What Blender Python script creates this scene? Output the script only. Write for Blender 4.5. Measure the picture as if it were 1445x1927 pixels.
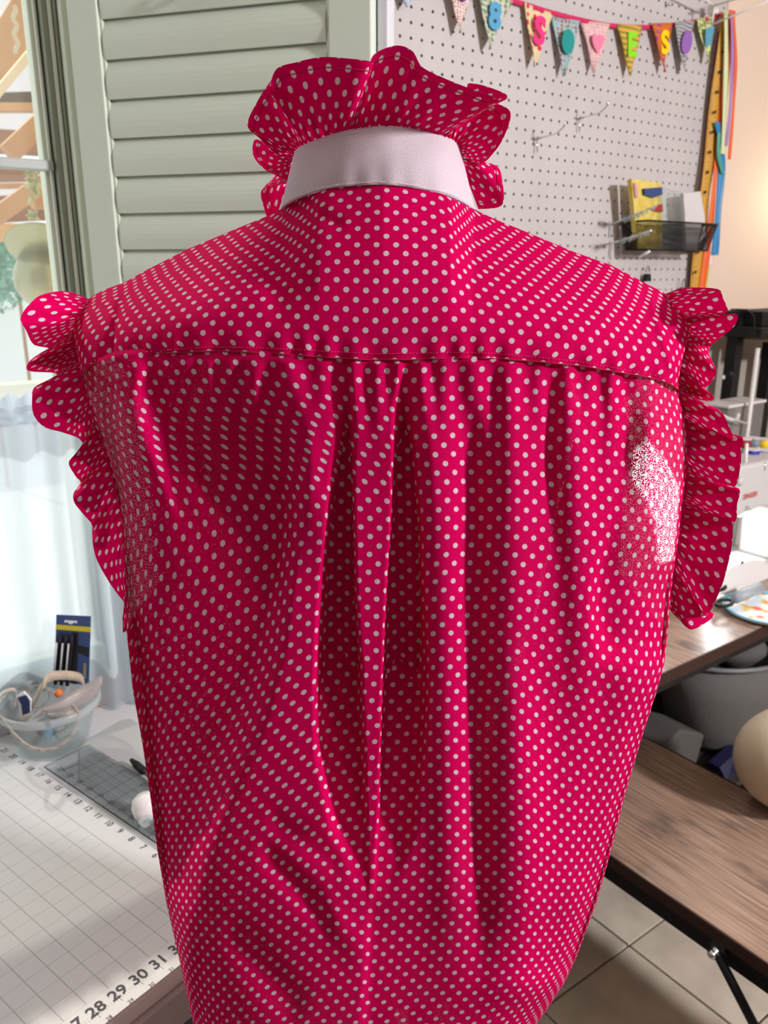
import bpy, bmesh, math, random
import numpy as np
from mathutils import Vector, Matrix
random.seed(7); rng = np.random.default_rng(7)
for o in list(bpy.data.objects): bpy.data.objects.remove(o)
S = bpy.context.scene
COL = S.collection
R = math.radians
# ------------------------------------------------------------------ camera
FPX = 1540.0; PITCH = R(16.5); CAM = np.array([0, 0, 1.5])
cd = bpy.data.cameras.new('camera'); cam = bpy.data.objects.new('camera', cd); COL.objects.link(cam)
cd.sensor_fit = 'VERTICAL'; cd.sensor_height = 36; cd.sensor_width = 36; cd.lens = FPX / 1927 * 36
cam.location = CAM; cam.rotation_euler = (R(90) - PITCH, 0, 0); cd.clip_start = .01
cd.dof.use_dof = True; cd.dof.focus_distance = .60; cd.dof.aperture_fstop = 13
S.camera = cam
# ------------------------------------------------------------------ world, sun, lamps, exposure
w = bpy.data.worlds.new('world'); S.world = w; w.use_nodes = True
bgn = w.node_tree.nodes['Background']; bgn.inputs[0].default_value = (.86, .95, 1, 1); bgn.inputs[1].default_value = 1.2
S.view_settings.view_transform = 'Standard'; S.view_settings.look = 'None'
S.view_settings.gamma = 1; S.view_settings.use_curve_mapping = False; S.view_settings.exposure = 0.0
th = R(53.7)
A = np.array([math.sin(th), math.cos(th), 0]); B = np.array([-math.cos(th), math.sin(th), 0])   # room axes: along the window wall, towards it
def lamp(name, kind, loc, energy, color, target=None, **k):
    l = bpy.data.lights.new(name, kind); l.energy = energy; l.color = color
    for a_, v in k.items(): setattr(l, a_, v)
    o = bpy.data.objects.new(name, l); o.location = loc; COL.objects.link(o)
    if target is not None: o.rotation_euler = (Vector(target) - Vector(loc)).to_track_quat('-Z', 'Y').to_euler()
    return o
sd = Vector(B * 1.0 + A * -.25 + np.array([0, 0, 1.0])) * 10
lamp('sun', 'SUN', sd, 3.2, (1, .95, .85), (0, 0, 0), angle=R(1.5))
lamp('room_lamp_light', 'AREA', (2.3, -.15, 2.15), 84, (1, .95, .97), (.0, .6, 1.25), size=.22)
lamp('ceiling_lamp_light', 'AREA', (.6, -.4, 2.5), 4, (1, .95, .92), (.1, .7, 1.0), size=.9)
pl_ = lamp('window_portal', 'AREA', Vector(A * -.4 + B * 1.44 + np.array([0, 0, 1.62])), 1, (1, 1, 1), Vector(A * -.4 + np.array([0, 0, 1.62])), shape='RECTANGLE', size=1.6, size_y=1.6)
pl_.data.cycles.is_portal = True
# ------------------------------------------------------------------ helpers
def ray(x, y):
    X = (x - 722.5) / FPX; Y = -(y - 963.5) / FPX
    return np.array([X, math.cos(PITCH) + Y * math.sin(PITCH), -math.sin(PITCH) + Y * math.cos(PITCH)])
def onz(x, y, z): r = ray(x, y); return CAM + r * (z - 1.5) / r[2]
def onw(x, y, d): r = ray(x, y); return CAM + r * d / (r @ B)
def ony(x, y, Y): r = ray(x, y); return CAM + r * Y / r[1]
def W(s, n, z): return A * s + B * n + np.array([0, 0, z])
class MB:
    def __init__(s): s.v = []; s.f = []; s.uv = None
    def add(s, vs, fs):
        k = len(s.v); s.v += [tuple(map(float, v)) for v in vs]; s.f += [tuple(i + k for i in f) for f in fs]
    def box(s, c, sx, sy, sz, ax=None):                      # centre, full sizes, axes
        X, Y, Z = ax if ax is not None else (np.array([1, 0, 0]), np.array([0, 1, 0]), np.array([0, 0, 1]))
        c = np.array(c); vs = []
        for k in (-.5, .5):
            for j in (-.5, .5):
                for i in (-.5, .5): vs.append(c + X * sx * i + Y * sy * j + Z * sz * k)
        s.add(vs, [(0, 2, 3, 1), (4, 5, 7, 6), (0, 1, 5, 4), (2, 6, 7, 3), (0, 4, 6, 2), (1, 3, 7, 5)])
    def wbox(s, s0, s1, n0, n1, z0, z1):                     # box in room axes
        s.box(W((s0 + s1) / 2, (n0 + n1) / 2, (z0 + z1) / 2), abs(s1 - s0), abs(n1 - n0), abs(z1 - z0), (A, B, np.array([0, 0, 1])))
    def tube(s, pts, r, n=10, cap=True):
        pts = [np.array(p, float) for p in pts]; m = len(pts); rr = r if hasattr(r, '__len__') else [r] * m
        rings = []; up = None
        for i, p in enumerate(pts):
            t = pts[min(i + 1, m - 1)] - pts[max(i - 1, 0)]; t /= np.linalg.norm(t) + 1e-12
            if up is None:
                up = np.array([0, 0, 1.]) if abs(t[2]) < .9 else np.array([1., 0, 0])
            u = up - t * (up @ t); u /= np.linalg.norm(u) + 1e-12; up = u; v = np.cross(t, u)
            rings.append([p + rr[i] * (u * math.cos(2 * math.pi * k / n) + v * math.sin(2 * math.pi * k / n)) for k in range(n)])
        vs = [q for g in rings for q in g]
        fs = [(i * n + k, i * n + (k + 1) % n, (i + 1) * n + (k + 1) % n, (i + 1) * n + k) for i in range(m - 1) for k in range(n)]
        if cap: fs += [tuple(range(n))[::-1], tuple((m - 1) * n + k for k in range(n))]
        s.add(vs, fs)
    def lathe(s, prof, c=(0, 0, 0), n=32, sx=1, sy=1, ax=None):
        X, Y, Z = ax if ax is not None else (np.array([1, 0, 0]), np.array([0, 1, 0]), np.array([0, 0, 1]))
        c = np.array(c, float); vs = [c + X * (r * sx * math.cos(2 * math.pi * k / n)) + Y * (r * sy * math.sin(2 * math.pi * k / n)) + Z * z for r, z in prof for k in range(n)]
        m = len(prof)
        fs = [(i * n + k, i * n + (k + 1) % n, (i + 1) * n + (k + 1) % n, (i + 1) * n + k) for i in range(m - 1) for k in range(n)]
        if prof[0][0] > 1e-6 and prof[0][0] < .9e9: pass
        s.add(vs, fs)
    def prism(s, poly, d):                                    # poly of 3d points, thickness vector d
        n = len(poly); d = np.array(d); poly = [np.array(p, float) for p in poly]
        s.add(poly + [p + d for p in poly], [tuple(range(n))[::-1], tuple(range(n, 2 * n))] + [(i, (i + 1) % n, n + (i + 1) % n, n + i) for i in range(n)])
    def grid(s, P, uv=None):                                  # P: [m][n][3]
        m, n = P.shape[:2]; k = len(s.v)
        s.v += [tuple(q) for q in P.reshape(-1, 3).tolist()]
        s.f += [(k + i * n + j, k + i * n + j + 1, k + (i + 1) * n + j + 1, k + (i + 1) * n + j) for i in range(m - 1) for j in range(n - 1)]
        if uv is not None: s.uv = uv.reshape(-1, 2) if s.uv is None else np.vstack([s.uv, uv.reshape(-1, 2)])
    def build(s, name, mat, parent=None, smooth=False, bevel=0, kind=None, solid=0):
        me = bpy.data.meshes.new(name); me.from_pydata(s.v, [], s.f); 
        if s.uv is not None:
            l = me.uv_layers.new(name='UVMap'); idx = np.zeros(len(me.loops), int); me.loops.foreach_get('vertex_index', idx)
            l.data.foreach_set('uv', s.uv[idx].astype(np.float32).ravel())
        else:
            bm = bmesh.new(); bm.from_mesh(me); bmesh.ops.recalc_face_normals(bm, faces=bm.faces); bm.to_mesh(me); bm.free()
        me.materials.append(mat)
        if smooth: me.polygons.foreach_set('use_smooth', [True] * len(me.polygons))
        o = bpy.data.objects.new(name, me); COL.objects.link(o)
        if parent is not None: o.parent = parent
        if bevel:
            b = o.modifiers.new('bevel', 'BEVEL'); b.width = bevel; b.segments = 2; b.limit_method = 'ANGLE'
        if solid:
            b = o.modifiers.new('solid', 'SOLIDIFY'); b.thickness = solid; b.offset = 0
        if kind: o['kind'] = kind
        return o
def tag(o, label, cat, group=None):
    o['label'] = label; o['category'] = cat
    if group: o['group'] = group
    return o
def thing(name, label, cat, group=None):
    o = bpy.data.objects.new(name, None); COL.objects.link(o); return tag(o, label, cat, group)
def bx(name, mat, args, parent=None, **k):
    m = MB(); m.wbox(*args); return m.build(name, mat, parent, **k)
def spline(P, n):                                            # Catmull-Rom through rows of P
    P = np.array(P, float); m = len(P); t = np.linspace(0, m - 1, n); out = []
    for x in t:
        i = min(int(x), m - 2); f = x - i
        p0, p1, p2, p3 = P[max(i - 1, 0)], P[i], P[i + 1], P[min(i + 2, m - 1)]
        out.append(.5 * ((2 * p1) + (-p0 + p2) * f + (2 * p0 - 5 * p1 + 4 * p2 - p3) * f * f + (-p0 + 3 * p1 - 3 * p2 + p3) * f ** 3))
    return np.array(out)
def text(s, size, o, ex, ey, name, mat, parent, lift=.0003, bold=0):   # flat lettering as a mesh, centred on o with reading axis ex and up axis ey
    c = bpy.data.curves.new('t', 'FONT'); c.body = s; c.size = size; c.align_x = 'CENTER'; c.align_y = 'CENTER'; c.resolution_u = 3; c.offset = bold
    t = bpy.data.objects.new('t', c); COL.objects.link(t)
    me = bpy.data.meshes.new_from_object(t.evaluated_get(bpy.context.evaluated_depsgraph_get()))
    bpy.data.objects.remove(t)
    ex = np.array(ex) / np.linalg.norm(ex); ey = np.array(ey) - ex * (np.array(ey) @ ex); ey /= np.linalg.norm(ey); ez = np.cross(ex, ey)
    for v in me.vertices: v.co = Vector(np.array(o) + ex * v.co.x + ey * v.co.y + ez * lift)
    me.materials.clear(); me.materials.append(mat); me.name = name
    q = bpy.data.objects.new(name, me); COL.objects.link(q); q.parent = parent
    return q
# ------------------------------------------------------------------ materials
def mat(name, col, rough=.6, metal=0, trans=0, emit=0, alpha=1, noise=None, spec=.5, bump=0, bscale=60, ior=1.45):
    m = bpy.data.materials.new(name); m.use_nodes = True; nt = m.node_tree; p = nt.nodes['Principled BSDF']
    c = (*col, 1) if len(col) == 3 else col
    p.inputs['Base Color'].default_value = c; p.inputs['Roughness'].default_value = rough; p.inputs['Metallic'].default_value = metal
    p.inputs['Transmission Weight'].default_value = trans; p.inputs['Alpha'].default_value = alpha; p.inputs['Specular IOR Level'].default_value = spec; p.inputs['IOR'].default_value = ior
    if emit: p.inputs['Emission Color'].default_value = c; p.inputs['Emission Strength'].default_value = emit
    if noise or bump:
        tc = nt.nodes.new('ShaderNodeTexCoord'); n = nt.nodes.new('ShaderNodeTexNoise'); nt.links.new(tc.outputs['Object'], n.inputs['Vector'])
        n.inputs['Scale'].default_value = noise[1] if noise else bscale; n.inputs['Detail'].default_value = 5
        if noise:
            mx = nt.nodes.new('ShaderNodeMix'); mx.data_type = 'RGBA'; mx.inputs[6].default_value = c; mx.inputs[7].default_value = (*noise[0], 1)
            r = nt.nodes.new('ShaderNodeMapRange'); r.inputs[1].default_value = .35; r.inputs[2].default_value = .7
            nt.links.new(n.outputs[0], r.inputs[0]); nt.links.new(r.outputs[0], mx.inputs[0]); nt.links.new(mx.outputs[2], p.inputs['Base Color'])
        if bump:
            n2 = nt.nodes.new('ShaderNodeTexNoise'); n2.inputs['Scale'].default_value = bscale; nt.links.new(tc.outputs['Object'], n2.inputs['Vector'])
            b = nt.nodes.new('ShaderNodeBump'); b.inputs['Strength'].default_value = bump; b.inputs['Distance'].default_value = .002
            nt.links.new(n2.outputs[0], b.inputs['Height']); nt.links.new(b.outputs[0], p.inputs['Normal'])
    return m
def N(nt, kind, **k):
    n = nt.nodes.new(kind)
    for a_, v in k.items():
        if a_ == 'ins':
            for i, x in v.items():
                if isinstance(x, bpy.types.NodeSocket): nt.links.new(x, n.inputs[i])
                else: n.inputs[i].default_value = x
        else: setattr(n, a_, v)
    return n
def mth(nt, op, a, b=None, c=None):
    ins = {0: a}
    if b is not None: ins[1] = b
    if c is not None: ins[2] = c
    return N(nt, 'ShaderNodeMath', operation=op, ins=ins).outputs[0]
DOT = .0130
def fabric(name, base, dot, transl=.3, pores=.0, dots=True):
    m = bpy.data.materials.new(name); m.use_nodes = True; nt = m.node_tree; nt.nodes.clear()
    out = N(nt, 'ShaderNodeOutputMaterial'); tc = N(nt, 'ShaderNodeTexCoord'); uv = tc.outputs['UV']
    wv = N(nt, 'ShaderNodeTexNoise', ins={'Vector': uv, 'Scale': 900., 'Detail': 2.})
    cv = N(nt, 'ShaderNodeMapRange', ins={0: wv.outputs[0], 1: .3, 2: .7, 3: .88, 4: 1.1}).outputs[0]
    if dots:
        sc = N(nt, 'ShaderNodeVectorMath', operation='SCALE', ins={0: uv, 3: 1 / DOT}).outputs[0]
        def lat(off):
            a1 = N(nt, 'ShaderNodeVectorMath', operation='ADD', ins={0: sc, 1: (off, off, 0)}).outputs[0]
            fr = N(nt, 'ShaderNodeVectorMath', operation='FRACTION', ins={0: a1}).outputs[0]
            sb = N(nt, 'ShaderNodeVectorMath', operation='SUBTRACT', ins={0: fr, 1: (.5, .5, 0)}).outputs[0]
            sb = N(nt, 'ShaderNodeVectorMath', operation='MULTIPLY', ins={0: sb, 1: (1, 1, 0)}).outputs[0]
            return N(nt, 'ShaderNodeVectorMath', operation='LENGTH', ins={0: sb}).outputs['Value']
        d = mth(nt, 'MINIMUM', lat(0.), lat(.5))
        d = mth(nt, 'ADD', d, mth(nt, 'MULTIPLY', mth(nt, 'SUBTRACT', wv.outputs[0], .5), .03))
        k = N(nt, 'ShaderNodeMapRange', ins={0: d, 1: .142, 2: .158, 3: 1., 4: 0.}).outputs[0]
        mx = N(nt, 'ShaderNodeMix', data_type='RGBA', ins={0: k, 6: (*base, 1), 7: (*dot, 1)}).outputs[2]
    else:
        rgb = N(nt, 'ShaderNodeRGB'); rgb.outputs[0].default_value = (*base, 1); mx = rgb.outputs[0]
    col = N(nt, 'ShaderNodeVectorMath', operation='SCALE', ins={0: mx, 3: cv}).outputs[0]
    bp = N(nt, 'ShaderNodeBump', ins={'Strength': .25, 'Distance': .0004, 'Height': wv.outputs[0]}).outputs[0]
    df = N(nt, 'ShaderNodeBsdfPrincipled', ins={'Base Color': col, 'Roughness': .85, 'Specular IOR Level': .04, 'Normal': bp})
    tr = N(nt, 'ShaderNodeBsdfTranslucent', ins={'Color': col})
    ms = N(nt, 'ShaderNodeMixShader', ins={0: transl, 1: df.outputs[0], 2: tr.outputs[0]}).outputs[0]
    if pores:
        pn = N(nt, 'ShaderNodeTexNoise', ins={'Vector': uv, 'Scale': 1500., 'Detail': 1.})
        pk = N(nt, 'ShaderNodeMapRange', ins={0: pn.outputs[0], 1: .61, 2: .68, 3: 0., 4: pores}).outputs[0]
        tp = N(nt, 'ShaderNodeBsdfTransparent')
        ms = N(nt, 'ShaderNodeMixShader', ins={0: pk, 1: ms, 2: tp.outputs[0]}).outputs[0]
    nt.links.new(ms, out.inputs[0]); return m
M_dot = fabric('polka_cotton', (.62, .000, .095), (.66, .55, .60), .24, pores=.6)
M_ruf = fabric('gathered_cotton', (.62, .000, .095), (.66, .55, .60), .30)
M_coll = fabric('white_cotton', (.72, .64, .70), None, .3, dots=False)
M_thread = mat('pink_thread', (.75, .05, .2), .7)
M_wthread = mat('white_thread', (.85, .82, .85), .7)
M_hole = mat('needle_hole', (.25, .2, .22), .9)
M_white = mat('white_paint', (.68, .74, .62), .45)
M_shut = mat('shutter_paint', (.62, .70, .60), .5)
M_peg = mat('pegboard_white', (.54, .51, .50), .5, noise=((.50, .47, .47), 8))
M_dark = mat('painted_gap_shade', (.03, .028, .025), .9)
M_wall = mat('warm_wall_paint', (.72, .58, .46), .7, bump=.2, bscale=40)
M_wall2 = mat('clay_wall_paint', (.26, .21, .18), .8)
M_black = mat('black_metal', (.008, .008, .009), .5, spec=.3)
M_silver = mat('silver_metal', (.7, .7, .7), .25, 1)
M_matp = mat('blackprint', (.08, .08, .09), .8)
M_mach = mat('machine_white', (.60, .59, .58), .35)
M_gray = mat('grey_plastic', (.32, .35, .38), .4)
def glassy(name, col=(1, 1, 1), op=.2, rough=.1):
    m = bpy.data.materials.new(name); m.use_nodes = True; nt = m.node_tree; nt.nodes.clear()
    out = N(nt, 'ShaderNodeOutputMaterial'); t = N(nt, 'ShaderNodeBsdfTransparent', ins={0: (*[min(1, c + .05) for c in col], 1)})
    p = N(nt, 'ShaderNodeBsdfPrincipled', ins={'Base Color': (*col, 1), 'Roughness': rough}); tl = N(nt, 'ShaderNodeBsdfTranslucent', ins={'Color': (*col, 1)})
    mm = N(nt, 'ShaderNodeMixShader', ins={0: .4, 1: p.outputs[0], 2: tl.outputs[0]})
    x = N(nt, 'ShaderNodeMixShader', ins={0: op, 1: t.outputs[0], 2: mm.outputs[0]}); nt.links.new(x.outputs[0], out.inputs[0]); return m
M_clear = glassy('clear_plastic', (.85, .88, .88), .14)
M_bag = glassy('zip_bag_plastic', (.85, .80, .79), .55, .2)
M_pane = glassy('window_glass', (.95, 1, .93), .06, .03)
M_acr = glassy('acrylic', (.82, .85, .86), .10, .1)
# tile
def tile_mat():
    return mat('floor_tile', (.72, .65, .54), .3, noise=((.52, .46, .37), 9), bump=.2, bscale=25)
M_tile = tile_mat(); M_grout = mat('grout', (.10, .085, .07), .9)
def wood_mat():
    m = bpy.data.materials.new('rustic_board'); m.use_nodes = True; nt = m.node_tree; p = nt.nodes['Principled BSDF']; tc = N(nt, 'ShaderNodeTexCoord')
    mp = N(nt, 'ShaderNodeMapping', ins={0: tc.outputs['Object'], 2: (0, 0, -(math.pi / 2 - th) - math.pi / 2), 3: (1, 1, 1)})
    st = N(nt, 'ShaderNodeMapping', ins={0: tc.outputs['Object'], 2: (0, 0, -(math.pi / 2 - th))})
    s2 = N(nt, 'ShaderNodeVectorMath', operation='MULTIPLY', ins={0: st.outputs[0], 1: (60, 2.2, 60)}).outputs[0]
    s3 = N(nt, 'ShaderNodeVectorMath', operation='MULTIPLY', ins={0: st.outputs[0], 1: (9, 4, 9)}).outputs[0]
    n1 = N(nt, 'ShaderNodeTexNoise', ins={'Vector': s2, 'Scale': 3., 'Detail': 6.}); n2 = N(nt, 'ShaderNodeTexNoise', ins={'Vector': s3, 'Scale': 1.6, 'Detail': 4.})
    r1 = N(nt, 'ShaderNodeValToRGB', ins={0: n1.outputs[0]}); e = r1.color_ramp.elements; e[0].position = .3; e[0].color = (.19, .12, .085, 1); e[1].position = .72; e[1].color = (.45, .31, .23, 1)
    k = N(nt, 'ShaderNodeMapRange', ins={0: n2.outputs[0], 1: .56, 2: .68, 3: 0., 4: .75}).outputs[0]
    mx = N(nt, 'ShaderNodeMix', data_type='RGBA', ins={0: k, 6: r1.outputs[0], 7: (.07, .06, .058, 1)}); nt.links.new(mx.outputs[2], p.inputs['Base Color'])
    b = N(nt, 'ShaderNodeBump', ins={'Strength': .3, 'Distance': .001, 'Height': n1.outputs[0]}); nt.links.new(b.outputs[0], p.inputs['Normal'])
    p.inputs['Roughness'].default_value = .24; return m
M_wood = wood_mat()
M_edge = mat('dark_board_edge', (.035, .012, .008), .5)
# ------------------------------------------------------------------ structure
m = MB(); m.wbox(-1.25, 3.3, -2.3, 1.35, -.05, -.006); fl = m.build('floor', M_grout); fl['kind'] = 'structure'
tm = None; T = .2886
for i in range(-2, 7):
    for j in range(-4, 2):
        cx, cy = 1.362 + (i + .5) * T, .898 + (j + .5) * T
        if cx > 3 or cx < 0.2 or cy > 1.3: continue
        if tm is None:
            q = MB(); q.box((0, 0, 0), T - .005, T - .005, .008, (A, B, np.array([0, 0, 1]))); o = q.build('tile', M_tile, fl, bevel=.0015); tm = o
        else: o = tm.copy(); COL.objects.link(o)
        o.location = W(cx, cy, -.002 - .0003 * random.random())
m = MB(); SW = .424; D = 1.345
m.wbox(SW, 3.3, D, D + .12, 0, 2.6); m.wbox(-1.2, SW, D, D + .12, 0, .82); m.wbox(-1.2, SW, D, D + .12, 2.42, 2.6)
o = m.build('wall_back', M_wall); o['kind'] = 'structure'
m = MB(); m.wbox(-1.3, 3.3, -2.3, D + .12, 2.6, 2.66); o = m.build('ceiling', mat('ceiling_paint', (.75, .73, .70), .8)); o['kind'] = 'structure'
m = MB(); m.wbox(3.2, 3.3, -2.2, D, 0, 2.6); o = m.build('wall_right', M_wall); o['kind'] = 'structure'
m = MB(); m.wbox(-1.3, -1.2, -2.2, D, 0, 2.6); o = m.build('wall_left', M_wall2); o['kind'] = 'structure'
m = MB(); m.wbox(-1.3, 3.3, -2.3, -2.2, 0, 2.6); o = m.build('wall_front', M_wall2); o['kind'] = 'structure'
# window
win = thing('window_1', '', ''); del win['label']; del win['category']; win['kind'] = 'structure'
M_track = mat('window_track', (.26, .29, .22), .5)
M_rail = mat('window_rail', (.42, .46, .44), .4)
bx('casing', M_white, (.405, .432, 1.318, 1.347, .76, 2.5), win, bevel=.003)
bx('track', M_track, (.386, .4049, 1.345, 1.40, .82, 2.42), win)
bx('track_rib', M_white, (.394, .398, 1.338, 1.345, .82, 2.42), win)
bx('track_rib', M_track, (.3995, .403, 1.334, 1.345, .82, 2.42), win)
bx('sash_stile', M_white, (.374, .3855, 1.37, 1.40, .82, 2.42), win, bevel=.002)
bx('sash_stile', M_white, (.3795, .3835, 1.36, 1.37, .82, 2.42), win, bevel=.001)
bx('muntin', M_rail, (-1.2, .383, 1.352, 1.372, 1.641, 1.656), win, bevel=.002)
bx('rail', M_white, (-1.2, .3835, 1.35, 1.39, 1.300, 1.331), win, bevel=.003)
bx('sash_rail', M_white, (-1.2, .3835, 1.35, 1.39, .82, .87), win, bevel=.003)
bx('pane', M_pane, (-1.2, .376, 1.384, 1.386, .86, 2.42), win)
bx('sill', M_white, (-1.2, .40, 1.347, 1.40, .795, .822), win, bevel=.004)
# ------------------------------------------------------------------ shutter
dq = np.array([math.sin(R(107)), math.cos(R(107)), 0]); L0 = onw(158, 280, 1.30); L0[2] = 0; nq = np.array([dq[1], -dq[0], 0]); nq = nq if nq @ L0 < 0 else -nq  # towards the camera
ZZ = np.array([0, 0, 1.]); qax = (dq, nq, ZZ)
def Q(q, n, z): return L0 + dq * q + nq * n + ZZ * z
sh = thing('louvered_shutter', 'pale green-grey wooden shutter with closed wide louvers, folded out beside the window', 'shutter')
def qbox(name, q0, q1, n0, n1, z0, z1, mt=M_shut, **k):
    mm = MB(); mm.box(Q((q0 + q1) / 2, (n0 + n1) / 2, (z0 + z1) / 2), q1 - q0, n1 - n0, z1 - z0, qax); return mm.build(name, mt, sh, **k)
qbox('stile', .003, .051, -.014, .014, 1.34, 2.15, bevel=.002)
qbox('stile', .387, .444, -.014, .014, 1.34, 2.15, bevel=.002)
qbox('stile_bead', .051, .055, -.008, .009, 1.34, 2.15, bevel=.001)
qbox('stile_bead', .3825, .387, -.008, .009, 1.34, 2.15, bevel=.001)
qbox('rail', .051, .387, -.012, .012, 2.08, 2.15, bevel=.002); qbox('rail', .051, .387, -.012, .012, 1.34, 1.39, bevel=.002)
lm = None
for k in range(19):
    zb = 1.8295 - (k - 5) * .0502
    if zb < 1.385 or zb > 2.07: continue
    if lm is None:
        P = []
        for u in np.linspace(0, 1, 9):          # blade section: bottom towards the room
            P.append((.007 - .010 * u + .004 * math.sin(math.pi * u), .056 * u, .0022 + .0028 * math.sin(math.pi * min(1, u * 1.02))))
        sec = [(n + t, z) for n, z, t in P] + [(n - t, z) for n, z, t in reversed(P)]
        mm = MB(); mm.prism([dq * .0552 + nq * n + ZZ * z for n, z in sec], dq * .327); lm = mm.build('louver', M_shut, sh, smooth=False); o = lm
    else: o = lm.copy(); COL.objects.link(o)
    o.location = Vector(L0 + ZZ * zb)
# folded second leaf seen on edge
sh2 = thing('shutter_leaf', 'narrow white edge of the folded leaf between shutter and pegboard', 'shutter')
mm = MB(); mm.box(Q(.453, -.020, 1.745), .014, .030, .81, qax); mm.build('stile', mat('leaf_white', (.62, .64, .68), .5), sh2, bevel=.002)
mm = MB(); mm.box(Q(.25, -.026, 1.745), .40, .012, .81, qax); mm.build('panel', M_shut, sh2)
# black hook at the top of the shutter
p = [Q(.205 + .02 * math.cos(t), .022 + .006 * math.sin(t), 1.853 - .013 * math.sin(t)) for t in np.linspace(-.4, math.pi * .95, 14)]
m = MB(); m.tube(p, .0022, 8); tag(m.build('hook', M_black, smooth=True), 'small black curved hook hanging on the top shutter louver', 'hook')
# ------------------------------------------------------------------ pegboard with real holes
pg = thing('pegboard', 'large white pegboard full of small round holes on the wall', 'pegboard')
s0, z0, st = .975, .98, .0254; nx, nz = 41, 46
mm = MB(); hk = 8; r_ = .0031
hx = [(st / 2 * x, st / 2 * y) for x, y in ((1, 0), (1, 1), (0, 1), (-1, 1), (-1, 0), (-1, -1), (0, -1), (1, -1))]
vs = []; fs = []
Cs = np.array([[A[0], A[1]], [B[0], B[1]]])
for i in range(nx):
    for j in range(nz):
        cs, cz = s0 + (i + .5) * st, z0 + (j + .5) * st; k = len(vs)
        for x, y in hx: vs.append(W(cs + x, 1.33, cz + y))
        for q in range(8):
            t = q * math.pi / 4; vs.append(W(cs + r_ * math.cos(t), 1.33, cz + r_ * math.sin(t)))
        for q in range(8):
            t = q * math.pi / 4; vs.append(W(cs + r_ * math.cos(t), 1.3345, cz + r_ * math.sin(t)))
        for q in range(8):
            q2 = (q + 1) % 8; fs.append((k + q, k + q2, k + 8 + q2, k + 8 + q)); fs.append((k + 8 + q, k + 8 + q2, k + 16 + q2, k + 16 + q))
mm.add(vs, fs); o = mm.build('perforated_board', M_peg, pg); o['label'] = 'white board drilled with rows of round holes'
bx('shade_sheet', M_dark, (s0, s0 + nx * st, 1.336, 1.344, z0, z0 + nz * st), pg)  # near-black sheet paints the shade inside the holes
bx('frame_strip', M_white, (s0 - .014, s0, 1.322, 1.344, z0, z0 + nz * st), pg); bx('frame_strip', mat('strip', (.5, .42, .40), .6), (s0 + nx * st, s0 + nx * st + .004, 1.329, 1.344, z0, z0 + nz * st), pg)
PE = s0 + nx * st
# pegboard hooks
def hook(px, py, label):
    c = onw(px, py, 1.325); ss, zz = c @ A, c[2]; t = thing('pegboard_hook', label, 'hook', 'silver pegboard hooks')
    for ds, a_ in ((0, 1), ):
        q = MB(); q.tube([W(ss, 1.33, zz), W(ss, 1.300, zz), W(ss + .002, 1.272, zz + .003), W(ss + .004, 1.255, zz + .014), W(ss + .004, 1.250, zz + .024)], .0016, 8); q.build('prong', M_silver, t, smooth=True)
        q = MB(); q.tube([W(ss, 1.325, zz + .004), W(ss, 1.322, zz - .028)], .0014, 6); q.build('stem', M_silver, t, smooth=True)
        q = MB(); q.tube([W(ss - .012, 1.324, zz), W(ss + .012, 1.324, zz)], .0014, 6); q.build('crossbar', M_silver, t, smooth=True)
hook(1090, 222, 'silver pegboard hook, the upper of two on the bare board')
hook(1010, 260, 'silver pegboard hook, the lower of two, nearest the collar ruffle')
c = onw(1260, 8, 1.32); q = MB(); q.lathe([(0, -.004), (.004, -.003), (.0045, 0), (.003, .003), (.0015, .012)], c, 12, ax=(A, ZZ, B)); tag(q.build('push_pin', M_silver, smooth=True), 'small silver pin in the pegboard above the bunting', 'pin')
for px, py, lb in ((1215, 520, 'small black clip on the pegboard just above the right shoulder'), (1282, 545, 'small black clip on the pegboard beside the right armhole ruffle')):
    c = onw(px, py, 1.32); t = thing('binder_clip', lb, 'clip')
    q = MB(); q.prism([c + A * x + ZZ * z for x, z in ((-.012, -.012), (.012, -.012), (.007, .006), (-.007, .006))], -B * .009); q.build('clip_body', M_black, t)
    q = MB(); q.tube([c + A * (.006 * math.cos(k)) - B * .005 + ZZ * (.014 + .010 * math.sin(k)) for k in np.linspace(-.6, 3.7, 10)], .001, 6); q.build('handle', M_black, t)
# ------------------------------------------------------------------ bunting
def cmat(n, base, spots, scale=300, thr=.5, kind='VORONOI'):
    m = bpy.data.materials.new(n); m.use_nodes = True; nt = m.node_tree; p = nt.nodes['Principled BSDF']; tc = N(nt, 'ShaderNodeTexCoord')
    if kind == 'VORONOI':
        v = N(nt, 'ShaderNodeTexVoronoi', ins={'Vector': tc.outputs['Object'], 'Scale': scale}); v.inputs['Randomness'].default_value = .35
        k = N(nt, 'ShaderNodeMapRange', ins={0: v.outputs['Distance'], 1: thr, 2: thr + .06, 3: 1., 4: 0.}).outputs[0]
    elif kind == 'STRIPE':
        sx = N(nt, 'ShaderNodeSeparateXYZ', ins={0: tc.outputs['Object']}); k = mth(nt, 'GREATER_THAN', mth(nt, 'FRACT', mth(nt, 'MULTIPLY', sx.outputs[2], scale)), thr)
    else:
        v = N(nt, 'ShaderNodeTexChecker', ins={'Vector': tc.outputs['Object'], 'Scale': scale}); k = v.outputs['Fac']
    mx = N(nt, 'ShaderNodeMix', data_type='RGBA', ins={0: k, 6: (*base, 1), 7: (*spots, 1)}); nt.links.new(mx.outputs[2], p.inputs['Base Color']); p.inputs['Roughness'].default_value = .85
    return m
felt = lambda c: mat('felt', c, .95)
bun = thing('bunting', 'string of small patterned fabric pennants with felt letters across the pegboard', 'bunting')
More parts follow.
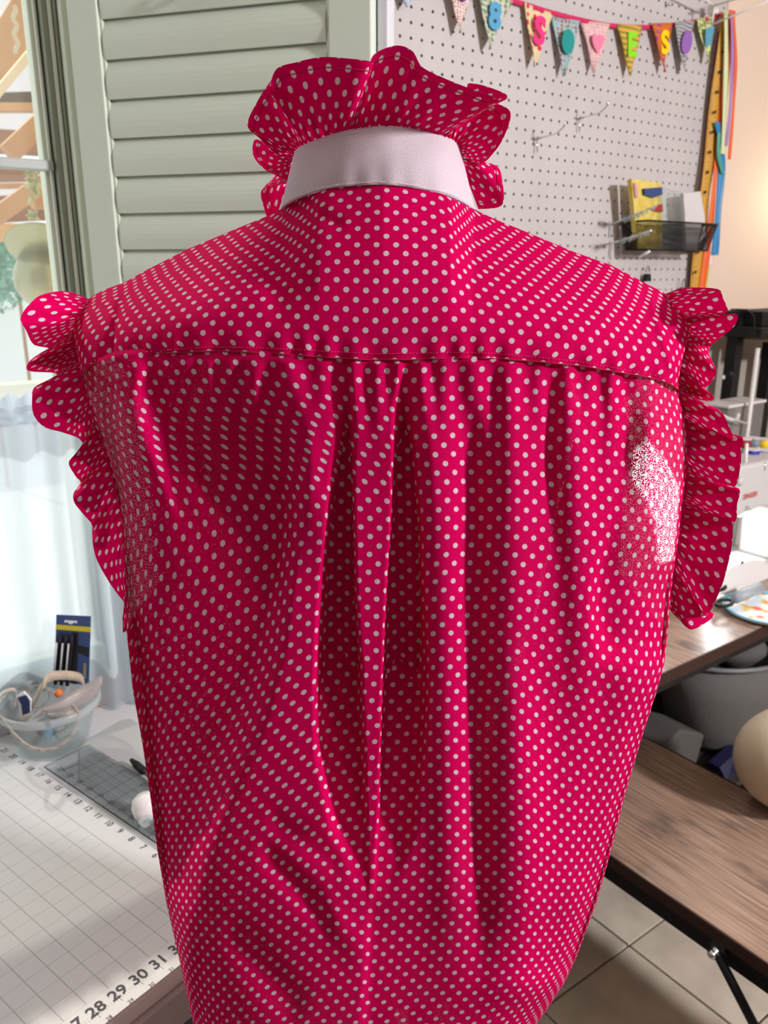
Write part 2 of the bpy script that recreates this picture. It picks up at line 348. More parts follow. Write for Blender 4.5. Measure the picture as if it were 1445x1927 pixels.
flags = [  # left top, right top, tip, material, felt shape, felt colour
 ((742, -42), (790, -32), (765, 14), cmat('flag', (.6, .65, .75), (.3, .45, .7), 220), None, None),
 ((840, -28), (892, -14), (865, 62), cmat('flag', (.75, .66, .62), (.42, .06, .07), 190, .35), 'oval_low', (.13, .03, .28)),
 ((896, -20), (966, 2), (921, 93), cmat('flag', (.58, .6, .5), (.20, .30, .16), 110, .45), 'B', (.10, .36, .58)),
 ((986, 4), (1042, 25), (1006, 126), cmat('flag', (.70, .60, .33), (.62, .01, .08), 70, .33), 'S', (.85, .04, .22)),
 ((1040, 27), (1090, 40), (1062, 143), cmat('flag', (.33, .48, .50), (.33, .13, .10), 120, .38), 'o', (.02, .28, .26)),
 ((1095, 37), (1146, 45), (1119, 136), cmat('flag', (.75, .50, .45), (.55, .28, .45), 150, .33), 'heart', (.85, .22, .36)),
 ((1161, 46), (1207, 48), (1186, 143), cmat('flag', (.70, .38, .06), (.22, .26, .03), 90, .62, 'STRIPE'), 'E', (.25, .70, .02)),
 ((1223, 45), (1266, 43), (1250, 136), cmat('flag', (.62, .14, .01), (.25, .06, .25), 75, .33), 'S', (.95, .62, .0)),
 ((1265, 42), (1308, 38), (1288, 146), cmat('flag', (.5, .5, .5), (.12, .13, .14), 260, kind='CHECK'), 'o', (.28, .12, .42)),
 ((1308, 36), (1345, 30), (1333, 118), cmat('flag', (.62, .68, .30), (.14, .20, .02), 110, .33), 'shield', (.10, .33, .45))]
TIPS = []
for k, (lt, rt, tp, fm, sh_, fc) in enumerate(flags):
    a, b, c = (onw(*lt, 1.318), onw(*rt, 1.318), onw(*tp, 1.310)); f = MB()
    G = np.zeros((9, 7, 3))
    for i in range(9):
        for j in range(7):
            v, u = i / 8, j / 6; pnt = (a * (1 - u) + b * u) * (1 - v) + c * v
            if k == 8 and v > .85: pnt = (a * (1 - u) + b * u) * .15 + c * .85 + (c - a) * (v - .85) * .3
            G[i, j] = pnt - B * (.004 * math.sin(math.pi * u + k) + .002 * math.sin(6 * v + k))
    f.grid(G); o = f.build('pennant', fm, bun, smooth=True, solid=.0012)
    cx = (a + b) / 2 * .58 + c * .42 - B * .006
    if k == 8: cx = (a + b) / 2 * .62 + c * .38 - B * .006
    h = np.linalg.norm(c - (a + b) / 2)
    if sh_ in ('S', 'E', 'B'):
        for e in range(3): pass
        cu = bpy.data.curves.new('t', 'FONT'); cu.body = sh_ if sh_ != 'B' else '8'; cu.size = h * .62; cu.align_x = cu.align_y = 'CENTER'; cu.offset = .0028; cu.extrude = .0012; cu.resolution_u = 4
        t = bpy.data.objects.new('t', cu); COL.objects.link(t); me = bpy.data.meshes.new_from_object(t.evaluated_get(bpy.context.evaluated_depsgraph_get())); bpy.data.objects.remove(t)
        ex = (b - a) / np.linalg.norm(b - a); ez = -B; ey = np.cross(ez, ex); 
        for v in me.vertices: v.co = Vector(cx + ex * v.co.x + ey * v.co.y + ez * v.co.z)
        me.materials.clear(); me.materials.append(felt(fc)); q = bpy.data.objects.new('felt_letter', me); COL.objects.link(q); q.parent = o
    elif sh_:
        ex = (b - a) / np.linalg.norm(b - a); pts = []
        W_, H_ = h * .17, h * .21
        for t in np.linspace(0, 2 * math.pi, 28, endpoint=False):
            if sh_ == 'heart': x, y = W_ * 1.15 * math.sin(t) ** 3, H_ * (.85 * math.cos(t) - .3 * math.cos(2 * t) - .12 * math.cos(3 * t))
            elif sh_ == 'shield': x, y = W_ * 1.0 * max(-1, min(1, 1.3 * math.cos(t))) * (1 if math.sin(t) > 0 else .8), H_ * max(-1, min(.9, 1.3 * math.sin(t)))
            else: x, y = W_ * math.cos(t), H_ * math.sin(t)
            pts.append(cx + ex * x + ZZ * (y + (h * .32 if sh_ == 'oval_low' else 0)))
        f = MB(); f.prism(pts, -B * .002); f.build('felt_letter' if sh_ not in ('heart',) else 'felt_heart', felt(fc), o)
tp = [(700, -60), (765, -38), (865, -22), (930, -10), (968, 2), (1000, 12), (1042, 25), (1095, 38), (1150, 48), (1215, 51), (1265, 47), (1308, 40), (1345, 32), (1358, 26)]
P = spline([onw(x, y, 1.321) for x, y in tp], 90); G = np.stack([P + ZZ * .0045, P - ZZ * .0045]); f = MB(); f.grid(G); f.build('ribbon_tape', mat('pink_tape', (.62, .02, .12), .8), bun, smooth=True, solid=.001)
# ------------------------------------------------------------------ ribbons hanging at the board's edge
def ribbon(name, pts, wd_, mt, label, twist=None, d=1.30, parent=None):
    wd = wd_ * 2.1; P = spline([onw(x, y, 1.312 + dd * .45) for x, y, dd in pts], 60); G = np.zeros((60, 3, 3))
    for i in range(60):
        for j, u in enumerate((-.5, 0, .5)): G[i, j] = P[i] + (A * .95 + B * .1 * math.sin(i * .2)) * wd * u - B * (.002 * (1 - abs(2 * u)))
    f = MB(); f.grid(G); o = f.build(name, mt, parent, smooth=True, solid=.0008)
    if label: tag(o, label, 'ribbon', 'ribbons hanging beside the pegboard')
    return o
M_tapedots = bpy.data.materials.new('dotted_ribbon'); M_tapedots.use_nodes = True; nt = M_tapedots.node_tree; tc = N(nt, 'ShaderNodeTexCoord')
sx = N(nt, 'ShaderNodeSeparateXYZ', ins={0: tc.outputs['Object']}); fr = mth(nt, 'FRACT', mth(nt, 'MULTIPLY', sx.outputs[2], 22.)); k = mth(nt, 'LESS_THAN', fr, .18); nz_ = N(nt, 'ShaderNodeTexNoise', ins={'Vector': tc.outputs['Object'], 'Scale': 160.}); 
mx = N(nt, 'ShaderNodeMix', data_type='RGBA', ins={0: nz_.outputs[0], 6: (.75, .42, .04, 1), 7: (.38, .17, .02, 1)}); nt.links.new(mx.outputs[2], nt.nodes['Principled BSDF'].inputs['Base Color']); nt.nodes['Principled BSDF'].inputs['Roughness'].default_value = .6
rb = ribbon('ribbon', [(1368, 28, 0), (1352, 150, 0), (1338, 280, 0), (1322, 400, 0), (1308, 560, 0)], .024, M_tapedots, 'orange-yellow ribbon printed with black dots along the pegboard edge')
for k in range(14):
    v = k / 13; x = 1366 + (1306 - 1366) * v; y = 60 + 490 * v; c = onw(x - 2, y, 1.305); f = MB(); f.lathe([(0, 0), (.0042, 0), (.0042, .0008), (0, .0008)], c, 12, ax=(A, ZZ, -B)); f.build('printed_dot', M_black, rb)
ribbon('ribbon', [(1356, 60, .02), (1340, 180, .02), (1325, 330, .02), (1312, 420, .02), (1300, 560, .02)], .012, mat('r', (.20, .02, .08), .6), 'dark maroon ribbon, leftmost against the pegboard holes')
ribbon('ribbon', [(1378, 20, -.01), (1368, 120, -.01), (1352, 280, -.01), (1340, 400, -.01), (1318, 560, -.01)], .014, mat('r', (.80, .12, .01), .5), 'bright orange-red ribbon right of the dotted one')
ribbon('ribbon', [(1360, 200, -.0), (1354, 320, -.015), (1346, 420, -.015), (1336, 500, -.01)], .010, mat('r', (.8, .62, .60), .5), 'pale pink ribbon hanging among the pegboard edge ribbons')
ribbon('ribbon', [(1366, 20, -.03), (1366, 120, -.03), (1362, 240, -.03), (1360, 290, -.03)], .009, mat('r', (.62, .72, .38), .5), 'pale lime ribbon with light middle falling in front')
ribbon('ribbon', [(1376, 25, -.035), (1378, 100, -.035), (1374, 200, -.035), (1366, 275, -.035)], .006, mat('r', (.36, .2, .5), .5), 'narrow lilac ribbon in front of the bundle')
ribbon('ribbon', [(1380, 25, -.036), (1384, 110, -.036), (1380, 200, -.036), (1372, 300, -.036)], .006, mat('r', (.85, .10, .0), .5), 'narrow orange ribbon at the right side of the bundle')
ribbon('ribbon', [(1350, 230, -.02), (1358, 300, -.02), (1352, 400, -.02), (1345, 480, -.02)], .014, mat('r', (.01, .22, .50), .4), 'bright blue ribbon below the lime one')
ribbon('ribbon', [(1353, 250, -.028), (1352, 290, -.028), (1358, 322, -.028), (1361, 328, -.028)], .008, mat('r', (.06, .35, .25), .4), 'short green satin ribbon end curling over the blue ribbon')
ribbon('ribbon', [(1330, 480, -.005), (1322, 520, -.005), (1316, 575, -.005)], .012, mat('r', (.10, .02, .16), .5), 'dark purple ribbon under the wire basket')
ribbon('ribbon', [(1336, 480, -.006), (1330, 520, -.006), (1326, 575, -.006)], .006, mat('r', (.50, .65, .12), .5), 'lime green ribbon end under the wire basket')
# white wire swing arm at the top right
sw = thing('wire_rack_arm', 'white wire drying arm sticking out over the ribbons at the top', 'rack')
a0 = onw(1345, 14, 1.29)
for p1, p2 in (((1338, 12), (1480, -30)), ((1340, 46), (1500, -20)), ((1345, 10), (1338, 50)), ((1300, -18), (1345, 12))):
    f = MB(); f.tube([onw(*p1, 1.27), onw(*p2, 1.13 if p2[0] > 1400 else 1.28)], .0022, 8); f.build('wire', mat('white_wire', (.8, .78, .74), .35), sw, smooth=True)
f = MB(); f.box(onw(1342, 18, 1.30), .016, .02, .02, (A, B, ZZ)); f.build('bracket', mat('clear_bracket', (.7, .68, .66), .3), sw, bevel=.002)
# ------------------------------------------------------------------ wire basket with packets
bk = thing('wire_basket', 'black mesh wire basket hooked on the pegboard, holding packets', 'basket')
sa, sb = 1.655, 1.93; nf, nb = 1.235, 1.315; zt, zb = 1.607, 1.545
C8 = [(sa, nf), (sb, nf), (sb, nb), (sa, nb)]
def ring(z, ins): return [W(sa + ins if s_ == sa else sb - ins, nf + ins if n_ == nf else nb - ins, z) for s_, n_ in C8]
tp_, bt_ = ring(zt, 0), ring(zb, .012)
f = MB(); f.tube(tp_ + [tp_[0]], .0022, 8); f.build('rim', M_black, bk, smooth=True)
f = MB(); f.tube(bt_ + [bt_[0]], .0018, 8); f.build('base_rim', M_black, bk, smooth=True)
f = MB()
for e in range(4):
    p0, p1, q0, q1 = tp_[e], tp_[(e + 1) % 4], bt_[e], bt_[(e + 1) % 4]; Lw = np.linalg.norm(p1 - p0); n_ = max(4, int(Lw / .0065)); hh = .0637; kk = hh / Lw
    for i in range(-int(n_ * kk) - 1, n_ + 1):
        for sgn in (1, -1):
            u0, u1 = i / n_, i / n_ + kk; v0, v1 = 0, 1
            if u0 < 0: v0 = -u0 / kk; u0 = 0
            if u1 > 1: v1 = (1 - (i / n_)) / kk; u1 = 1
            if v1 <= v0 or u0 > 1: continue
            if sgn < 0: u0, u1 = 1 - u0, 1 - u1
            g = lambda u, v: (p0 * (1 - u) + p1 * u) * (1 - v) + (q0 * (1 - u) + q1 * u) * v
            f.tube([g(u0, v0), g(u1, v1)], .0008, 4, cap=False)
for i in range(30):
    u = i / 29; f.tube([bt_[0] * (1 - u) + bt_[1] * u, bt_[3] * (1 - u) + bt_[2] * u], .0006, 4, cap=False)
f.build('wire_mesh', M_black, bk, kind='stuff')
for sx_ in (sa + .03, sb - .03): f = MB(); f.tube([W(sx_, nb, zt), W(sx_, nb + .006, zt + .008), W(sx_, 1.332, zt + .006)], .0016, 6); f.build('hook', M_black, bk)
# contents
M_yel = mat('yellow_card', (.62, .46, .06), .5, noise=((.75, .62, .18), 60))
pk = thing('sewing_packet', 'yellow carded packet with navy and red notions standing in the mesh basket', 'packet')
f = MB(); f.prism([onw(x, y, 1.27) for x, y in ((1188, 338), (1204, 337), (1208, 470), (1200, 470))], B * .012); f.build('side_card', M_yel, pk)
f = MB(); f.prism([onw(x, y, 1.275) for x, y in ((1204, 338), (1243, 344), (1247, 470), (1208, 470))], B * .012); f.build('card', M_yel, pk)
f = MB(); f.prism([onw(x, y, 1.268) for x, y in ((1212, 355), (1246, 352), (1247, 366), (1230, 372), (1213, 366))], B * .006); f.build('printed_panel', mat('navy', (.03, .06, .2), .4), pk)
f = MB(); f.prism([onw(x, y, 1.268) for x, y in ((1228, 390), (1247, 384), (1248, 399), (1230, 396))], B * .006); f.build('printed_panel', mat('red', (.4, .02, .03), .4), pk)
f = MB(); f.prism([onw(x, y, 1.266) for x, y in ((1193, 344), (1198, 344), (1201, 372), (1196, 372))], B * .003); f.build('printed_panel', mat('pinkp', (.6, .3, .35), .4), pk)
f = MB(); f.prism([onw(x, y, 1.26) for x, y in ((1246, 352), (1283, 362), (1290, 400), (1288, 472), (1246, 472))], B * .03); tag(f.build('plastic_bag', M_clear), 'clear plastic bag in the mesh basket between the yellow packet and white card', 'bag')
f = MB(); f.prism([onw(x, y, 1.28) for x, y in ((1286, 364), (1318, 360), (1326, 405), (1330, 470), (1292, 470))], B * .01); tag(f.build('white_box', mat('card_white', (.62, .60, .60), .5), bevel=.001), 'flat white box standing at the right end of the mesh basket', 'box')
for (x0, y0), (x1, y1), lb in (((1150, 422), (1235, 388), 'clear beaded hank on a pegboard hook, the upper of two left of the basket'), ((1150, 458), (1225, 434), 'clear beaded hank on a pegboard hook, the lower of two left of the basket')):
    t = thing('bead_hank', lb, 'beads'); a, b = onw(x0, y0, 1.325), onw(x1, y1, 1.18)
    f = MB(); f.tube([a, a * .3 + b * .7, b], .0018, 6); f.build('hook_wire', M_silver, t)
    f = MB(); f.tube([a + ZZ * .006, a - ZZ * .03], .0018, 6); f.build('hook_stem', M_silver, t)
    f = MB()
    for k in range(70):
        v = .25 + .75 * random.random(); c = a * (1 - v) + b * v + np.array([random.uniform(-1, 1), random.uniform(-1, 1), random.uniform(-1, .4)]) * .007
        f.lathe([(0, -.003), (.0026, -.0015), (.003, 0), (.0026, .0015), (0, .003)], c, 6)
    f.build('beads', M_clear, t, smooth=True, kind='stuff')
f = MB(); f.tube([onw(1203, 484, 1.25), onw(1222, 473, 1.22)], .003, 8); tag(f.build('white_tag', mat('tagw', (.85, .85, .85), .4), smooth=True), 'small white plastic tag end under the mesh basket', 'tag')
# ------------------------------------------------------------------ shirt
def interp(tab, y): t = np.array(tab, float); return np.interp(y, t[:, 0], t[:, 1])
Ltab = [(585, 150), (600, 142), (626, 137), (661, 144), (697, 151), (739, 161), (785, 172), (820, 186), (856, 197), (916, 216), (962, 226), (1015, 231), (1100, 235), (1180, 237), (1300, 250), (1400, 268), (1500, 283), (1600, 296), (1700, 313), (1800, 336), (1870, 351), (1927, 364), (2040, 390)]
Rtab = [(575, 1270), (598, 1297), (616, 1301), (656, 1290), (692, 1281), (718, 1277), (747, 1279), (783, 1289), (827, 1294), (856, 1294), (900, 1290), (972, 1283), (1027, 1276), (1067, 1269), (1117, 1262), (1180, 1258), (1250, 1250), (1300, 1236), (1400, 1204), (1500, 1175), (1600, 1150), (1700, 1122), (1800, 1085), (1850, 1062), (1890, 1036), (1927, 1010), (2040, 935)]
TopTab = [(150, 600), (160, 585), (175, 570), (210, 545), (270, 511), (350, 470), (450, 428), (500, 408), (528, 394), (560, 374), (620, 354), (700, 347), (760, 350), (830, 364), (893, 394), (930, 412), (980, 432), (1080, 474), (1150, 499), (1200, 525), (1250, 558), (1275, 580), (1292, 600)]
SeamTab = [(150, 716), (175, 700), (195, 684), (230, 669), (300, 664), (400, 659), (440, 660), (520, 664), (600, 670), (700, 676), (780, 675), (850, 672), (930, 673), (1000, 678), (1100, 688), (1200, 705), (1240, 720), (1276, 738)]
def xs_row(u, y):                    # u in [-1,1] -> px at row y (sine spacing gives round sides)
    l, r = interp(Ltab, y), interp(Rtab, y); return l + (r - l) * (u + 1) / 2
def sm(x): x = np.clip(x, 0, 1); return x * x * (3 - 2 * x)
def bump1(y, a, b, c, d): return sm((y - a) / max(1, b - a)) * (1 - sm((y - c) / max(1, d - c)))
def baseY(px, py, u):
    cy = np.interp(py, [340, 400, 500, 600, 680, 900, 1300, 1900, 2040], [.602, .598, .575, .556, .548, .548, .536, .515, .512])
    side = np.interp(py, [340, 500, 600, 700, 1100, 1300, 1900, 2040], [.66, .655, .645, .632, .610, .592, .578, .575])
    au = np.clip(np.abs(u), 0, 1)
    k = np.interp(py, [340, 600, 760, 1100, 2040], [2.0, 2.5, 3.6, 5.0, 5.0])
    return cy + (side - cy) * (1 - (1 - au ** k) ** (1 / 1.9))
def disp(px, py):
    d = 0.0
    X = px; Y = py
    # box pleat and its two side valleys
    l = interp([(676, 660), (900, 662), (1100, 668), (1250, 678), (1400, 684), (1600, 692), (1750, 698)], Y)
    r = interp([(676, 752), (850, 744), (1000, 735), (1100, 728), (1250, 721), (1500, 713), (1700, 702), (1750, 700)], Y)
    lo = interp([(676, 657), (850, 641), (1000, 620), (1150, 607), (1250, 600), (1400, 600), (1560, 630), (1680, 680), (1750, 698)], Y)
    ro = interp([(676, 755), (850, 772), (1000, 786), (1150, 794), (1300, 801), (1400, 796), (1550, 776), (1650, 740), (1750, 702)], Y)
    amp = .032 * bump1(Y, 676, 960, 1230, 1720) + .003 * bump1(Y, 672, 680, 900, 1200)
    vl = sm((X - lo + 12) / 26) * (1 - sm((X - l + 5) / 7)); vr = sm((r - X + 5) / 7 * -1 + 1) * (1 - sm((X - ro + 10) / 24))
    d = d + amp * (vl + vr) - .004 * bump1(Y, 674, 684, 1100, 1600) * sm((X - l + 4) / 7) * (1 - sm((X - r - 3) / 7))
    # big hollow on the left, steep right wall
    c1 = interp([(676, 575), (820, 560), (900, 556), (1000, 541), (1100, 529), (1200, 510), (1320, 474), (1430, 430), (1530, 392), (1620, 362), (1750, 340), (2040, 330)], Y)
    A1 = interp([(676, 0), (780, .006), (900, .032), (1050, .047), (1300, .046), (1500, .036), (1650, .028), (1927, .022), (2040, .02)], Y)
    w1 = interp([(676, 90), (900, 55), (1100, 50), (1400, 90), (1700, 60), (2040, 50)], Y)
    hol = 1 - sm((X - c1 + w1 / 2) / w1)
    c2 = interp([(676, 262), (760, 275), (800, 290), (900, 335), (1000, 380), (1100, 440), (1200, 500), (2040, 600)], Y)
    A2 = interp([(676, .010), (800, .018), (950, .026), (1080, .018), (1200, 0), (2040, 0)], Y)
    d = d + A1 * hol - np.minimum(A2, A1 + .012) * (1 - sm((X - c2 + 45) / 90)) + .010 * bump1(Y, 690, 800, 950, 1150) * sm((X - c2 + 40) / 60) * (1 - sm((X - c2 - 90) / 160))
    # sharp fold edge at the left armhole
    e = interp([(672, 214), (760, 222), (900, 230), (1050, 236), (1150, 238)], Y); d = d + .024 * bump1(Y, 678, 720, 1000, 1120) * (1 - sm((X - e + 5) / 7))
    e2 = interp([(672, 190), (800, 203), (950, 222)], Y); d = d + .008 * bump1(Y, 690, 760, 860, 960) * np.exp(-((X - e2) / 5) ** 2)
    # lower left fold: edge turns away then back
    c3 = interp([(1550, 300), (1700, 380), (1800, 392), (1927, 384), (2040, 384)], Y); d = d - .020 * bump1(Y, 1560, 1720, 2100, 2200) * (1 - sm((X - c3 + 60) / 55)) * 1.0
    # right half: soft vertical drapes
    for x0, x1, a_, wd in ((820, 850, -.005, 34), (884, 905, .010, 26), (960, 985, -.005, 36), (1012, 1120, .004, 34), (1090, 1070, -.003, 40), (1160, 1110, .004, 32)):
        c = x0 + (x1 - x0) * (Y - 680) / 1200; d = d + a_ * bump1(Y, 690, 880, 1500, 1950) * np.exp(-((X - c) / wd) ** 2)
    c = interp([(1150, 960), (1300, 1000), (1600, 1030), (1900, 1000), (2040, 980)], Y); d = d + .012 * bump1(Y, 1100, 1400, 1750, 1950) * sm((X - c + 40) / 80)
    # left of the pleat
    for x0, x1, a_, wd in ((440, 470, .005, 16), (500, 520, .004, 18), (560, 585, -.004, 26), (345, 380, .003, 16)):
        c = x0 + (x1 - x0) * (Y - 680) / 300; d = d + a_ * bump1(Y, 676, 740, 840, 1050) * np.exp(-((X - c) / wd) ** 2)
    # right, under the yoke
    for x0, x1, a_, wd in ((800, 812, -.003, 18), (1030, 1040, .005, 14), (1120, 1120, .006, 26), (1190, 1170, .008, 26), (1225, 1222, -.006, 20), (930, 932, .003, 16)):
        c = x0 + (x1 - x0) * (Y - 680) / 300; d = d + a_ * bump1(Y, 676, 730, 820, 1050) * np.exp(-((X - c) / wd) ** 2)
    # pocket shaped dent under the right armhole
    cx = 1190; ry = bump1(Y, 980, 1120, 1200, 1270); wl = interp([(980, 1150), (1080, 1118), (1150, 1112), (1220, 1130), (1265, 1190)], Y)
    d = d + .018 * ry * sm((X - wl + 8) / 22)
    # diagonal folds bottom left of centre
    for (xa, ya), (xb, yb), a_, wd in (((510, 1550), (640, 1625), .006, 12), ((495, 1600), (620, 1740), .006, 16), ((600, 1700), (680, 1790), -.004, 22), ((430, 1750), (560, 1900), .005, 30)):
        L = math.hypot(xb - xa, yb - ya); tx, ty = (xb - xa) / L, (yb - ya) / L; al = (X - xa) * tx + (Y - ya) * ty; pe = -(X - xa) * ty + (Y - ya) * tx
        d = d + a_ * sm(al / 40 + .5) * (1 - sm((al - L) / 40 + .5)) * np.exp(-(pe / wd) ** 2)
    # centre crease at the bottom
    c = interp([(1650, 700), (1800, 690), (2040, 680)], Y); d = d + .005 * bump1(Y, 1680, 1760, 2100, 2200) * sm((X - c + 10) / 20)
    # horizontal roll near the bottom right
    d = d - .010 * np.exp(-((Y - 1858 - (1060 - X) * .06) / 22) ** 2) * sm((X - 860) / 160)
    # gathers right under the seam
    d = d + .0016 * bump1(Y, 672, 690, 720, 860) * np.sin(X / 8.1 + 2 * np.sin(X / 60))
    d = d + .0022 * (np.sin(X / 61 + Y / 240) * np.sin(Y / 173 - X / 310))
    return d
def yokedisp(px, py):
    seam = interp(SeamTab, px)
    d = .0013 * sm((py - seam + 60) / 60) * np.sin(px / 9.3 + 2 * np.sin(px / 47)) - .0012
    for (xa, ya), (xb, yb), a_, wd in (((560, 400), (640, 420), .003, 14), ((1050, 620), (1150, 600), -.002, 24), ((230, 560), (205, 660), .006, 9), ((1225, 560), (1265, 700), -.003, 8), ((300, 600), (500, 560), -.002, 40)):
        L = math.hypot(xb - xa, yb - ya); tx, ty = (xb - xa) / L, (yb - ya) / L; al = (px - xa) * tx + (py - ya) * ty; pe = -(px - xa) * ty + (py - ya) * tx
        d = d + a_ * sm(al / 30 + .5) * (1 - sm((al - L) / 30 + .5)) * np.exp(-(pe / wd) ** 2)
    return d
def project(PX, PY, YY):
    X = (PX - 722.5) / FPX; V = -(PY - 963.5) / FPX; ry = math.cos(PITCH) + V * math.sin(PITCH); rz = -math.sin(PITCH) + V * math.cos(PITCH); t = YY / ry
    return np.stack([X * t, YY, 1.5 + rz * t], -1)
def arc_uv(P, jc, i0, tilt=0):
    du = np.linalg.norm(np.diff(P, axis=1), axis=2); U = np.concatenate([np.zeros((P.shape[0], 1)), np.cumsum(du, 1)], 1); U -= U[:, jc:jc + 1]
    dv = np.linalg.norm(np.diff(P, axis=0), axis=2); V = np.concatenate([np.zeros((1, P.shape[1])), np.cumsum(dv, 0)], 0); V -= V[i0:i0 + 1, :]
    return np.stack([U, -V], -1)
def smooth_cols(V, k):
    for _ in range(k): V[:, 1:-1] = .25 * V[:, :-2] + .5 * V[:, 1:-1] + .25 * V[:, 2:]
    return V
NU = 420
uu = np.linspace(-1, 1, NU); uu = np.sin(uu * math.pi / 2) * .35 + uu * .65
shirt = thing('polka_dot_shirt', 'sleeveless magenta shirt with white polka dots, white stand collar and ruffles, seen from behind', 'shirt')
# yoke
def yoke_rows(n):
    PX = np.zeros((n, NU)); PY = np.zeros((n, NU))
    for j, u in enumerate(uu):
        xt = 150 + (1292 - 150) * (u + 1) / 2; xs = 158 + (1276 - 158) * (u + 1) / 2
        yt = interp(TopTab, xt); ys = interp(SeamTab, xs) + 1
        for i in range(n):
            v = i / (n - 1); vv = v ** 1.0; y = yt * (1 - vv) + ys * vv; x = xt * (1 - v) + xs * v
            if j < 40 or j > NU - 41:                     # follow the armhole seam at the ends
                k = (1 - j / 40) if j < 40 else (1 - (NU - 1 - j) / 40); x = x * (1 - k) + xs_row(-1 if j < 40 else 1, y) * k
            PX[i, j] = x; PY[i, j] = y
    return PX, PY
PX, PY = yoke_rows(90); U = np.repeat(uu[None], 90, 0)
V01 = np.linspace(0, 1, 90)[:, None]
ytop = np.array([np.interp(150 + 1142 * (u + 1) / 2, [150, 200, 350, 528, 600, 722, 850, 893, 1080, 1240, 1292], [.650, .655, .658, .664, .612, .600, .612, .664, .660, .655, .650]) for u in uu])[None]
ybot = baseY(PX[-1:], PY[-1:], uu[None])
ycurve = ytop + (ybot - ytop) * (1 - (1 - V01) ** 2.1)       # rises steeply from seam, rolls over the shoulder
YY = ycurve + yokedisp(PX, PY)
YK = project(PX, PY, YY); uv = arc_uv(YK, NU // 2, 89); uv[..., 1] = smooth_cols(uv[..., 1], 60)
m = MB(); m.grid(YK, uv + np.array([.0045, .0008])); m.build('yoke', M_ruf, shirt, smooth=True)
# back panel
NV = 460; rows_t = np.linspace(0, 1, NV)
PX = np.zeros((NV, NU)); PY = np.zeros((NV, NU))
xs = 158 + (1276 - 158) * (uu + 1) / 2; ys = interp(SeamTab, xs) - 9
for i, t in enumerate(rows_t):
    y = ys * (1 - t) + 2036 * t; PY[i] = y
    l, r = interp(Ltab, y), interp(Rtab, y); PX[i] = l + (r - l) * (uu + 1) / 2
dd = disp(PX, PY); edge = np.clip((1 - np.abs(uu)) * 60, 0, 1)[None]
kr = np.exp(-(np.arange(-16, 17) / 6.5) ** 2 / 2); kr /= kr.sum(); pad = np.pad(dd, ((16, 16), (0, 0)), mode='edge'); dsm = sum(kr[q] * pad[q:q + NV] for q in range(33))
kk_ = sm((PY - 672) / 60); dd = dd * (1 - kk_) + dsm * kk_
BASE = project(PX, PY, baseY(PX, PY, uu[None])); BP = project(PX, PY, baseY(PX, PY, uu[None]) + dd * (.25 + .75 * edge) + .0006 + .0022 * np.clip(1 - (PY - PY[:1]) / 9, 0, 1))
uvb = arc_uv(BASE, NU // 2, 0); uvd = arc_uv(BP, NU // 2, 0); ex = uvd[..., 0] - uvb[..., 0]
for _ in range(250): ex[1:-1] = .25 * ex[:-2] + .5 * ex[1:-1] + .25 * ex[2:]
uv = uvb.copy(); uv[..., 0] += .36 * ex; uv[..., 1] = smooth_cols(uv[..., 1], 200)
uv[..., 1] += .33 * np.maximum(0, 600 - PX) * .00038 * sm((PY - 800) / 450) + .22 * np.maximum(0, PX - 960) * .00040 * sm((PY - 1000) / 500)
m = MB(); m.grid(BP, uv + np.array([.0090, -.0020])); m.build('back_panel', M_dot, shirt, smooth=True)
# pleat underlays: the cloth folded back behind each edge of the box pleat
for sgn in (-1, 1):
    G = []; 
    for y in np.linspace(690, 1690, 60):
        if sgn < 0: x0, x1 = interp([(690, 640), (1000, 612), (1400, 596), (1690, 684)], y), interp([(690, 690), (1690, 694)], y)
        else: x0, x1 = interp([(690, 715), (1690, 700)], y), interp([(690, 775), (1000, 792), (1300, 806), (1550, 780), (1690, 712)], y)
        xx = np.linspace(x0, x1, 14); G.append(project(xx, np.full(14, y), np.interp(y, [690, 1300, 1690], [.560, .572, .556]) + .002 * np.sin(xx / 9)))
    G = np.array(G); m = MB(); m.grid(G, arc_uv(G, 7, 0)); m.build('pleat_underlay', M_dot, shirt, smooth=True)
# front panel, hanging behind, with open armholes
NF = 60; rows = list(range(0, NV, 8)) ; G = []
top_z = []
for i in rows:
    l, r = BP[i, 0].copy(), BP[i, -1].copy(); py = PY[i, 0]; arm = 1 - sm((py - 1080) / 110)
    l += np.array([.03, .055, 0]) * arm; r += np.array([-.03, .055, 0]) * arm
    k = np.linspace(0, 1, NF); P = l[None] * (1 - k[:, None]) + r[None] * k[:, None]; P[:, 1] += .12 * np.sin(math.pi * k) ** .6 + .004 * np.sin(k * 40) ; G.append(P)
sh_top = YK[0]; idx = np.linspace(0, NU - 1, NF).astype(int); top = sh_top[idx].copy(); 
g0 = G[0]; extra = []
for q in np.linspace(0, 1, 12)[:-1]:
    P = top * (1 - q) + g0 * q; P[:, 1] += .035 * math.sin(math.pi * q); extra.append(P)
G = np.array(extra + G); m = MB(); m.grid(G, arc_uv(G, NF // 2, 0)); m.build('front_panel', M_dot, shirt, smooth=True)
# seam stitching along the yoke: short threads
f = MB(); sx_ = np.arange(200, 1272, 6.4)
for x in sx_:
    if x > 1268: continue
    j = np.argmin(abs(158 + 1118 * (uu + 1) / 2 - x)); a = YK[86, j]; b = YK[86, min(j + 1, NU - 1)]
    f.tube([a - [0, .0005, 0], b - [0, .0005, 0]], .00022, 4)
f.build('stitching', M_thread, shirt, kind='stuff')
P = YK[-1, 8:-6:2] + np.array([0, -.0004, -.0002]); f = MB(); f.tube(P, .00045, 6); f.build('seam_edge', M_thread and mat('seam_fold', (.30, .0, .03), .9), shirt, smooth=True)
